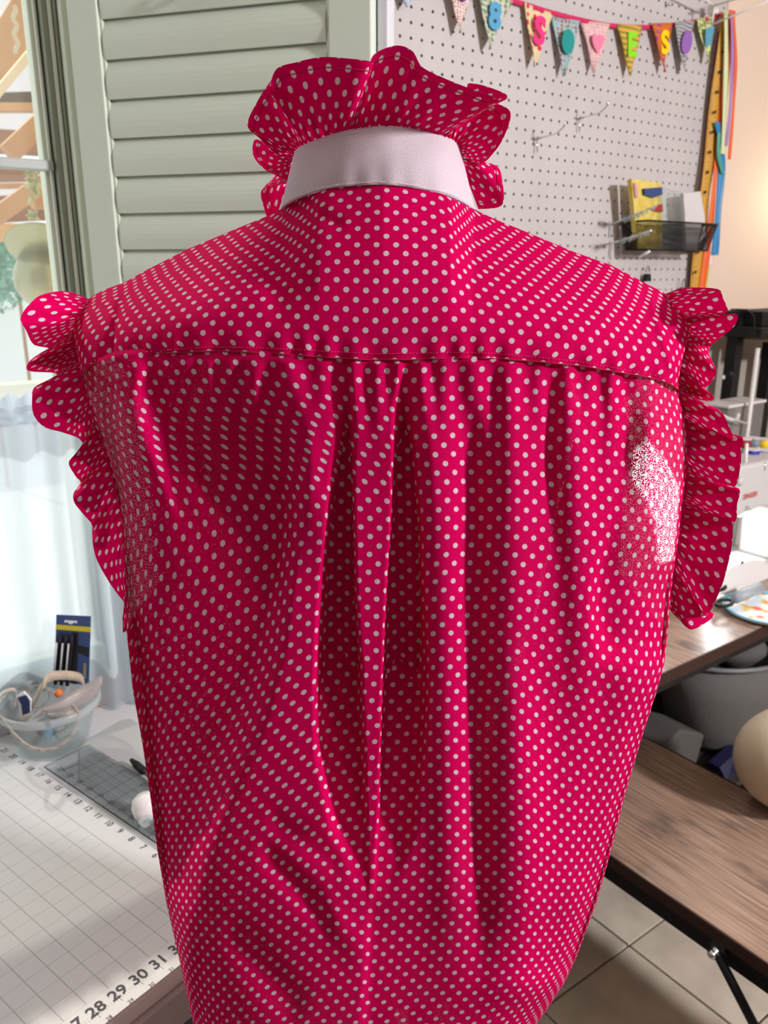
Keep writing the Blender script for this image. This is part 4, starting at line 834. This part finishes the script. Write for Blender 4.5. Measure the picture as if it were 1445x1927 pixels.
beam((-80, 190), (140, 182), 3.6, 16, mat('dark_beam', (.12, .08, .06), .8)); beam((-80, 203), (140, 203), 3.5, 12, M_beam)
beam((15, 290), (110, 200), 3.0, 30, M_beam, 'brace'); beam((-80, 262), (140, 275), 3.6, 34, M_beam2); beam((-80, 330), (140, 326), 3.6, 22, M_beam2); beam((-80, 352), (140, 348), 3.5, 7, M_beam)
beam((-40, 430), (90, 338), 3.0, 26, M_beam, 'brace'); beam((-80, 398), (140, 388), 3.7, 40, M_beam2); beam((-80, 436), (140, 440), 3.6, 28, M_beam); beam((60, 380), (130, 378), 3.1, 22, M_beam, 'brace')
for y0_, y1_ in ((-60, 20), (28, 95), (100, 180), (208, 245), (338, 378)):
    m = MB(); m.prism([onw(x, y, 4.2) for x, y in ((-120, y0_), (170, y0_), (170, y1_), (-120, y1_))], B * .02); m.build('roof_panel', M_roofp, pr)
P = [onw(26 + 3 * math.sin(k * .9) + 6 * k / 20, 10 + 90 * k / 20, 2.6) for k in range(21)]; m = MB(); m.tube(P, .006, 6); tag(m.build('rope', mat('rope', (.6, .52, .36), .9)), 'frayed rope hanging from a pergola beam outside', 'rope')
vn = thing('vine', 'thin leafy vine dangling outside below the window bar', 'vine')
m = MB(); P = [onw(64 + 6 * math.sin(k), 320 + k * 9, 2.4) for k in range(10)]; m.tube(P, .003, 5); m.build('stem', mat('vine', (.35, .32, .2), .9), vn)
for k in range(26):
    c = onw(62 + random.uniform(-12, 12), 320 + random.uniform(0, 90), 2.4); a1 = random.uniform(0, 6.28); u_ = A * math.cos(a1) + ZZ * math.sin(a1); v_ = np.cross(u_, B) * .5; L = .014
    f = MB(); f.prism([c - u_ * L, c + v_ * L * .8, c + u_ * L, c - v_ * L * .8], B * .001); f.build('leaf', mat('leafv', (.45, .5, .25), .7) if k == 0 else bpy.data.materials['leafv'], vn)
# far greenery: individual bushes
M_leaf = mat('bush_green', (.10, .30, .20), .8, noise=((.28, .48, .40), 3)); M_leaf2 = mat('bush_bright', (.05, .42, .10), .8)
def bush(px, py, d, r, label, mt):
    c = onw(px, py, d); f = MB(); n = 1400; 
    P = rng.normal(size=(n, 3)); P /= np.linalg.norm(P, axis=1)[:, None]; P *= (r * (.6 + .45 * rng.random((n, 1)))); 
    for p_ in P:
        a_ = rng.normal(size=3); a_ /= np.linalg.norm(a_); b_ = np.cross(a_, p_); b_ /= np.linalg.norm(b_) + 1e-9; q = c + p_; s_ = r * .09; f.add([q - a_ * s_, q + b_ * s_ * .5, q + a_ * s_, q - b_ * s_ * .5], [(0, 1, 2, 3)])
    t = thing('bush', label, 'bush', 'shrubs beyond the pergola'); o = f.build('foliage', mt, t, kind='stuff'); f = MB(); f.tube([c * [1, 1, 0] - ZZ * .08, c], .015, 8); f.build('stem', M_beam2, t)
bush(-40, 500, 6.5, .34, 'blue-green bush at the left edge of the window view', M_leaf); bush(30, 505, 7.4, .24, 'teal bush behind the round ornament', M_leaf); bush(88, 345, 5.0, .07, 'bright green sprig just under the window bar', M_leaf2)
f = MB(); f.prism([onz(x, 620, -.1) if False else W(s_, n_, -.12) for x, s_, n_ in ((0, -9, 1.6), (0, 6, 1.6), (0, 6, 9), (0, -9, 9))], (0, 0, .05)); o = f.build('floor_patio', mat('patio', (.75, .75, .73), .8)); o['kind'] = 'structure'
wp = onw(20, 545, 7.8); f = MB(); f.wbox(-9, 3, 7.8, 7.9, -.1, 1.40); o = f.build('wall_garden', mat('garden_wall', (.85, .88, .9), .8)); o['kind'] = 'structure'
orn = thing('garden_ornament', 'yellowish metal ornament outside, a slanted disc above a globe', 'ornament')
M_orn = mat('brass_grey', (.36, .36, .22), .3, .6)
c = onw(88, 468, 2.0); f = MB(); xa = A * .93 + ZZ * -.37; xa /= np.linalg.norm(xa); ya = np.cross(xa, -B); ya = ya * .5 + B * .86; f.lathe([(0, .012), (.05, .010), (.085, .002), (.088, 0), (.085, -.002), (0, -.004)], c, 36, ax=(xa, ya / np.linalg.norm(ya), np.cross(xa, ya / np.linalg.norm(ya)))); f.build('disc', M_orn, orn, smooth=True)
c = onw(88, 525, 2.05); f = MB(); f.lathe([(max(1e-4, .072 * math.sin(t)), -.072 * math.cos(t)) for t in np.linspace(0, math.pi, 20)], c, 32); f.build('globe', M_orn, orn, smooth=True)
f = MB(); f.tube([c * [1, 1, 0] + ZZ * -.07, c], .012, 8); f.build('post', M_orn, orn)
# ------------------------------------------------------------------ desk on the right
dk = thing('sewing_desk', 'dark-edged rustic wooden desk with the sewing machine on it', 'desk')
m = MB(); m.wbox(.68, 2.6, .836, 1.318, .727, .75); m.build('desktop', M_wood, dk, bevel=.001); bx('front_edge', M_edge, (.68, 2.6, .8325, .836, .724, .7505), dk)
bx('frame_rail', M_black, (.68, 2.6, .85, .88, .695, .726), dk); bx('back_rail', M_black, (.68, 2.6, 1.28, 1.31, .60, .64), dk)
for s_ in (.70, 2.55):
    for n_ in (.865, 1.29): bx('leg', M_black, (s_, s_ + .03, n_ - .015, n_ + .015, 0, .726), dk)
# sewing machine
sm_ = thing('sewing_machine', 'white sewing machine on the rustic desk', 'sewing machine')
m = MB(); m.wbox(1.66, 2.06, 1.01, 1.10, .752, .790); m.build('bed', M_mach, sm_, bevel=.006)
Pm = [(1.66, .925), (1.70, .912), (1.74, .925), (1.80, .938), (1.87, .945), (1.93, .93), (1.95, .88), (1.955, .79), (2.06, .79), (2.06, 1.05), (1.99, 1.058), (1.66, 1.064), (1.655, 1.0)]
m = MB(); m.prism([W(s_, 1.0, z) for s_, z in Pm], B * .09); m.build('arm', M_mach, sm_, bevel=.008)
m = MB(); m.wbox(1.655, 1.715, .995, 1.085, .865, .925); m.build('head', M_mach, sm_, bevel=.008)
m = MB(); m.tube([W(1.685, 1.03, .868), W(1.685, 1.03, .795)], .003, 8); m.build('needle_bar', M_silver, sm_, smooth=True)
bx('lamp', mat('led', (1, 1, .98), .5, emit=18), (1.74, 1.86, 1.02, 1.07, .926, .930), sm_)
tx = onw(1412, 932, .998); text('SINGER', .018, tx, A * 1 + ZZ * .0, ZZ, 'lettering', mat('red_print', (.55, .03, .03), .6), sm_, lift=.0015, bold=.0003)
tx = onw(1407, 955, .998); text('B L', .014, tx, A, ZZ, 'lettering', mat('grey_print', (.2, .2, .2), .6), sm_, lift=.0015)
for px, y0_, y1_ in ((1402, 835, 878),): m = MB(); m.tube([onw(px, y1_ + 4, 1.02), onw(px + 3, y0_, 1.02)], .0042, 10); m.build('spool_pin', mat('pinw', (.85, .85, .83), .35), sm_, smooth=True)
m = MB(); m.lathe([(0, 0), (.010, 0), (.012, .006), (.006, .010), (0, .010)], onw(1390, 905, .99), 20, ax=(A, ZZ, -B)); m.build('dial', M_mach, sm_, smooth=True)
m = MB(); m.tube([onw(1440, 870, 1.0), onw(1438, 885, 1.0)], .0022, 8); m.build('thread_guide', M_silver, sm_, smooth=True)
# thread stand: tall white pole with hook arm
ts = thing('thread_stand', 'tall white thread stand pole behind the sewing machine', 'thread stand')
a, b = onw(1404, 850, 1.16), onw(1426, 655, 1.16); a[2] = .7502; a[:2] = W(b @ A, 1.16, 0)[:2]
m = MB(); m.tube([a + ZZ * .01, b], .0058, 12); m.build('pole', mat('polew', (.72, .72, .70), .4), ts, smooth=True); m = MB(); m.lathe([(0, 0), (.04, 0), (.04, .008), (.01, .014), (0, .014)], a, 24); m.build('base', M_mach, ts, smooth=True)
P = spline([onw(1360, 782, 1.14), onw(1375, 790, 1.13), onw(1386, 788, 1.12), onw(1389, 778, 1.12)], 16); m = MB(); m.tube(P, .0045, 10); m.tube([onw(1360, 782, 1.14), b * 0 + W(b @ A, 1.16, onw(1400, 800, 1.16)[2])], .003, 8); m.build('hook_arm', M_mach, ts, smooth=True)
# thread spools on a small rack behind
M_clearbox = glassy('organizer', (.7, .68, .66), .35)
ob = thing('storage_box', 'clear plastic storage box behind the machine under the rack', 'box'); a = onw(1345, 765, 1.22); b = onw(1402, 845, 1.22)
m = MB(); m.wbox(a @ A, b @ A, 1.18, 1.25, .9, a[2]); m.build('box_body', M_clearbox, ob, bevel=.003); m = MB(); m.wbox(a @ A - .003, b @ A + .003, 1.177, 1.253, a[2], a[2] + .008); m.build('lid', mat('lidw', (.7, .68, .66), .4), ob, bevel=.002)
bx('base', mat('lidw2', (.5, .48, .46), .5), (a @ A, b @ A, 1.18, 1.25, .7502, .9), ob)
def spool(px, py, d, col, label, r=.015, h=.026, dark=False):
    c = onw(px, py, d); t = thing('thread_spool', label, 'thread spool', 'thread spools behind the machine')
    m = MB(); m.lathe([(0, -h * .42), (r, -h * .42), (r * 1.05, 0), (r, h * .42), (0, h * .42)], c, 20); m.build('thread', mat('spool_thread', col, .5), t, smooth=True)
    for s_ in (-1, 1): m = MB(); m.lathe([(0, 0), (r * 1.12, 0), (r * 1.12, .002), (0, .002)], c + ZZ * (s_ * h * .45), 20); m.build('flange', mat('flange', (.75, .73, .72), .4) if s_ < 0 else bpy.data.materials['flange'], t)
    return c
c1_ = spool(1400, 835, 1.10, (.30, .01, .02), 'dark red thread spool just right of the ruffle'); spool(1418, 833, 1.10, (.22, .25, .30), 'grey thread spool between red and yellow'); spool(1437, 835, 1.10, (.85, .58, .01), 'yellow thread spool at the right edge')
spool(1415, 852, 1.07, (.02, .03, .35), 'dark blue thread spool under the grey one', .017, .018); spool(1436, 853, 1.07, (.03, .03, .55), 'royal blue thread spool under the yellow one', .017, .018)
zt_ = onw(1418, 864, 1.08)[2]; sr = thing('spool_shelf', 'dark little shelf under the thread spools', 'shelf'); bx('board', M_wood, ((c1_ @ A) - .05, (c1_ @ A) + .30, 1.03, 1.135, zt_ - .014, zt_ - .006), sr)
bx('support', M_black, ((c1_ @ A) + .26, (c1_ @ A) + .29, 1.11, 1.13, .7502, zt_ - .014), sr); bx('support', M_black, ((c1_ @ A) - .045, (c1_ @ A) - .02, 1.11, 1.13, .7502, zt_ - .014), sr)
# unseen lamp added behind the right armhole to make the patch glowing through the weave
lp = thing('added_glow_lamp', 'added LED lamp, unseen itself, making the bright patch in the cloth at the right armhole', 'lamp')
lc = W(1.445, 1.0, 1.02); bx('head', M_mach, (1.345, 1.535, 1.0, 1.03, .875, 1.175), lp, bevel=.006)
f = MB()
f.prism([W(s_, .998, z) for s_, z in ((1.36, 1.155), (1.40, 1.165), (1.46, 1.12), (1.52, 1.05), (1.525, .885), (1.475, .885), (1.46, .97), (1.42, 1.03), (1.36, 1.09))], -B * .002); f.build('added_glow_panel', mat('added_glow_white', (.92, .95, 1), .5, emit=16), lp)  # glowing outline shaped to give the added patch of light
bx('stem', M_mach, (1.44, 1.455, 1.03, 1.045, .755, 1.0), lp); bx('base', M_mach, (1.40, 1.50, .99, 1.09, .7502, .764), lp, bevel=.004)
# scissors, cylinder, dish
M_dish = bpy.data.materials.new('floral_dish'); M_dish.use_nodes = True; nt = M_dish.node_tree; tc = N(nt, 'ShaderNodeTexCoord'); v = N(nt, 'ShaderNodeTexNoise', ins={'Vector': tc.outputs['Object'], 'Scale': 28., 'Detail': 1.}); rr_ = N(nt, 'ShaderNodeValToRGB', ins={0: v.outputs[0]}); cr_ = rr_.color_ramp; cr_.elements[0].color = (.8, .12, .15, 1); cr_.elements[0].position = .3; cr_.elements[1].color = (.1, .4, .55, 1); cr_.elements[1].position = .72
for ps, cc in ((.37, (.85, .6, .1, 1)), (.42, (.75, .85, .9, 1)), (.58, (.75, .85, .9, 1)), (.64, (.3, .65, .8, 1))): e = cr_.elements.new(ps); e.color = cc
nt.links.new(rr_.outputs[0], nt.nodes['Principled BSDF'].inputs['Base Color']); nt.nodes['Principled BSDF'].inputs['Roughness'].default_value = .3
dc = onz(1427, 1146, .752) - B * .022; ds_ = thing('floral_dish', 'round floral dish with a pale blue rim near the desk front', 'dish')
m = MB(); m.lathe([(0, .004), (.075, .005), (.094, .010), (.094, .006), (.08, .0), (0, 0)], dc, 40); m.build('plate', M_dish, ds_, smooth=True)
m = MB(); m.lathe([(.092, .009), (.098, .010), (.098, .013), (.092, .012), (.092, .009)], dc, 40); m.build('rim', mat('rimblue', (.15, .50, .68), .3), ds_, smooth=True)
sc = thing('scissors', 'black-handled scissors lying at the dish beside the ruffle hem', 'scissors')
for (px, py), rr2 in (((1362, 1137), .019), ((1350, 1108), .018)):
    c = onz(px, py, .772); P = [c + (A * math.cos(t) * 1.35 + B * .75 * math.sin(t)) * rr2 + ZZ * .003 for t in np.linspace(0, 2 * math.pi, 25)]; m = MB(); m.tube(P, .0042, 8, cap=False); m.build('handle', M_black, sc, smooth=True)
m = MB(); a = onz(1360, 1120, .772); b = a - A * .13 - B * .01; m.prism([a + B * .006, a - B * .006, b], ZZ * .003); m.build('blade', M_silver, sc)
m = MB(); m.tube([onz(1384, 1126, .778), onz(1430, 1106, .778)], .013, 20); tag(m.build('grey_tube', M_gray, smooth=True), 'short grey plastic cylinder lying behind the scissors', 'tube')
m = MB(); P = []; c = onz(1380, 1100, .7505)
for t in np.linspace(0, math.pi, 20): P.append(W(1.79 + .16 * math.cos(t), .999, .7505 + .072 * math.sin(t)))
m = MB(); m.prism(P, -B * .012); sg_ = m.build('machine_guard', mat('guardw', (.8, .8, .78), .35)); tag(sg_, 'white half-round plastic plate standing in front of the machine', 'plate')
m = MB(); m.lathe([(0, 0), (.004, 0), (.004, .002), (0, .002)], onw(1396, 1058, .986), 12, ax=(A, ZZ, -B)); m.build('screw', M_black, sg_)
# rack at the right, standing on the desk
rk = thing('metal_rack', 'black metal rack with a brown wooden shelf at the right edge', 'rack')
def rp_(x, y, d=1.27): p = onw(x, y, d); return p @ A, p[2]
s_a, _ = rp_(1376, 700); s_b, _ = rp_(1432, 740)
bx('post', M_black, (s_a - .016, s_a + .018, 1.255, 1.285, .7502, 1.398), rk); bx('post', M_black, (s_b - .0, s_b + .03, 1.255, 1.285, .7502, 1.30), rk)
bx('top_bar', M_black, (s_a - .10, s_a + .6, 1.255, 1.285, 1.372, 1.395), rk)
zs = rp_(1400, 636)[1]; bx('shelf', mat('shelf_wood', (.16, .08, .05), .5), (s_a + .018, s_a + .6, 1.16, 1.31, zs, zs + .010), rk); bx('shelf_rail', M_black, (s_a + .018, s_a + .6, 1.165, 1.185, zs - .022, zs), rk)
m = MB(); m.lathe([(0, 0), (.006, 0), (.006, .003), (0, .005)], onw(1361, 710, 1.25), 14, ax=(A, ZZ, -B)); m.build('bolt', mat('boltw', (.8, .8, .8), .3), rk, smooth=True)
m = MB(); m.lathe([(0, 0), (.014, 0), (.014, .012), (0, .014)], onw(1372, 705, 1.25), 16, ax=(A, ZZ, -B)); m.build('knob', M_black, rk, smooth=True)
bxm = thing('black_box', 'black electronic box with a cable on the rack shelf', 'box'); p0 = onw(1418, 633, 1.19); bx('case', M_black, (p0 @ A, p0 @ A + .25, 1.17, 1.28, zs + .0105, zs + .035), bxm, bevel=.002); bx('case_top', M_black, (p0 @ A + .05, p0 @ A + .25, 1.20, 1.28, zs + .035, zs + .075), bxm, bevel=.003)
P = spline([onw(1418, 632, 1.18), onw(1419, 600, 1.2), onw(1412, 588, 1.22), onw(1400, 586, 1.24)], 20); m = MB(); m.tube(P, .0022, 6); m.build('cable', M_black, bxm, smooth=True)
bx('backboard', mat('grey_backboard', (.40, .37, .33), .6), (PE + .03, PE + 1.0, 1.33, 1.344, .76, 1.37), None); o = bpy.data.objects['backboard']; tag(o, 'grey-beige panel on the wall behind the black rack', 'panel')
# ------------------------------------------------------------------ under the desk
ub = thing('storage_basket', 'grey-white fabric basket with dark items under the desk', 'basket'); M_cloth = mat('basket_cloth', (.13, .125, .12), .9, bump=.4, bscale=120); c = W(1.86, 1.02, 0)
m = MB(); m.lathe([(.0, .33), (.13, .33), (.16, .36), (.20, .50), (.215, .60), (.208, .60), (.19, .50), (.15, .37), (0, .34)], c, 32, 1.1, .75, (A, B, ZZ)); m.build('basket_body', M_cloth, ub, smooth=True)
P = [W(1.86 + .24 * math.cos(t), 1.02 + .165 * math.sin(t), .60) for t in np.linspace(0, 2 * math.pi, 33)]; m = MB(); m.tube(P, .006, 8, cap=False); m.build('rim', mat('rimgrey', (.18, .18, .19), .4), ub, smooth=True)
for (x, y, z, r1_, cc, lb) in ((1.80, .98, .60, .075, (.11, .105, .10), 'grey cloth bundle in the fabric basket, left one'), (1.94, 1.04, .615, .085, (.04, .04, .04), 'dark grey cloth bundle in the fabric basket, right one')):
    m = MB(); m.lathe([(max(1e-4, r1_ * math.sin(t) * (1 + .06 * math.sin(5 * t))), -r1_ * .7 * math.cos(t)) for t in np.linspace(0, math.pi, 14)], W(x, y, z), 22, 1, .8); tag(m.build('cloth_bundle', mat('bundle', cc, .9), smooth=True), lb, 'cloth')
st_ = thing('low_shelf', 'dark low shelf under the desk carrying the basket', 'shelf'); bx('board', mat('dk', (.03, .025, .022), .7), (1.44, 2.5, .86, 1.28, .315, .33), st_)
for s_ in (1.80, 2.47): bx('leg', M_black, (s_, s_ + .02, .88, 1.26, 0, .315), st_)
m = MB(); q = W(1.55, .97, 0); m.prism([W(1.46, .93, .331), W(1.60, .93, .331), W(1.63, .93, .44), W(1.53, .93, .49), W(1.45, .93, .45)], B * .12); tag(m.build('paper_bag', mat('paperbag', (.08, .076, .072), .8), bevel=.006), 'slumped dark grey bag under the desk beside the shirt', 'bag')
m = MB(); m.prism([W(1.66, .88, .331), W(1.85, .875, .331), W(1.85, .90, .365), W(1.74, .90, .372), W(1.66, .90, .355)], B * .03); nb_ = m.build('navy_packet', mat('navyp', (.012, .012, .05), .4)); tag(nb_, 'crumpled navy and yellow packet under the desk', 'packet')
m = MB(); m.prism([W(1.70, .873, .338), W(1.76, .873, .338), W(1.75, .893, .362), W(1.71, .893, .36)], -B * .002); m.build('label_patch', mat('olive', (.25, .22, .05), .5), nb_)
bx('shade_sheet', M_dark, (1.1, 2.6, 1.325, 1.343, .0, .70), None); o = bpy.data.objects['shade_sheet.001'] if 'shade_sheet.001' in bpy.data.objects else bpy.data.objects['shade_sheet']; o.name = 'under_desk_shade'; tag(o, 'dark sheet painting in the shade against the wall beneath the desk', 'board')  # near-black sheet added as painted shade under the desk
# ------------------------------------------------------------------ low bench
bn = thing('low_table', 'low rustic brown wooden table with black frame and folding brace', 'table')
m = MB(); m.wbox(1.05, 1.42, .05, 1.03, .480, .5); m.build('tabletop', M_wood, bn, bevel=.001); bx('side_edge', M_edge, (1.0465, 1.05, .05, 1.03, .478, .5005), bn); bx('side_edge', M_edge, (1.42, 1.4235, .05, 1.03, .478, .5005), bn)
bx('frame_rail', M_black, (1.052, 1.072, .07, 1.01, .445, .479), bn); bx('frame_rail', M_black, (1.398, 1.418, .07, 1.01, .445, .479), bn)
for s_ in (1.052, 1.395):
    for n_ in ((.07, .97) if s_ < 1.2 else (.07,)): bx('leg', M_black, (s_, s_ + .022, n_, n_ + .022, 0, .479), bn)
c = onw(1347, 1790, .50); cs = W(1.046, c @ B, 0)
# bolt located where its sight line meets the side rail
r = ray(1347, 1790); tq = 1.040 / (r @ A); bc = CAM + r * tq
m = MB(); m.lathe([(0, 0), (.008, 0), (.009, .003), (.006, .006), (.006, .010), (.008, .012), (.004, .016), (0, .017)], bc, 6 * 3, ax=(B, ZZ, -A)); o = m.build('bolt', M_silver, bn, smooth=True); o['label'] = 'shiny chrome bolt with wing head'
r = ray(1435, 1960); b2 = CAM + r * (1.036 / (r @ A)); m = MB(); m.tube([bc + A * .0, b2], .0075, 12); m.build('brace', M_black, bn, smooth=True)
m = MB(); m.tube([bc + A * .004 + ZZ * .01, bc + A * .012 + ZZ * -.0], .012, 10); m.build('bracket', M_black, bn)
# tan cushion
cb = thing('round_cushion', 'tan rounded seamed leather cushion standing on the low table at the right edge', 'cushion')
M_tan = mat('tan_leather', (.50, .40, .28), .55, bump=.15, bscale=90)
cc = CAM + ray(1478, 1408) * 1.52; cc = np.array([cc[0], cc[1], .5 + .105]); cc[:2] = (onz(1512, 1430, .605))[:2]
m = MB(); m.lathe([(max(1e-4, .128 * math.sin(t)), -.105 * math.cos(t)) for t in np.linspace(0, math.pi, 28)], cc, 40, 1.0, .8); m.build('cushion_body', M_tan, cb, smooth=True)
for kk in (-.55, .25):
    P = [cc + np.array([.1285 * math.sin(t) * math.sin(kk), -.1285 * .8 * math.sin(t) * math.cos(kk), -.1055 * math.cos(t)]) for t in np.linspace(.5, 2.7, 30)]; m = MB(); m.tube(P, .0009, 6); m.build('seam', mat('seamtan', (.36, .28, .2), .7), cb, smooth=True)
# dark bag below the cutting table, cable
m = MB(); q = ony(352, 1920, .90); m.lathe([(0, -.05), (.03, -.045), (.04, 0), (.032, .05), (.0, .06)], q, 20); tag(m.build('black_bag', mat('bagblack', (.01, .01, .01), .8), smooth=True), 'black cloth bundle under the table at the shirt hem', 'bag')
# warm wall light off to the right
lamp('wall_lamp_light', 'POINT', W(2.40, 1.20, 1.70), 1.2, (1, .78, .55), shadow_soft_size=.05)
lamp('machine_light', 'POINT', W(1.83, 1.06, .88), .5, (.9, .96, 1), shadow_soft_size=.03)
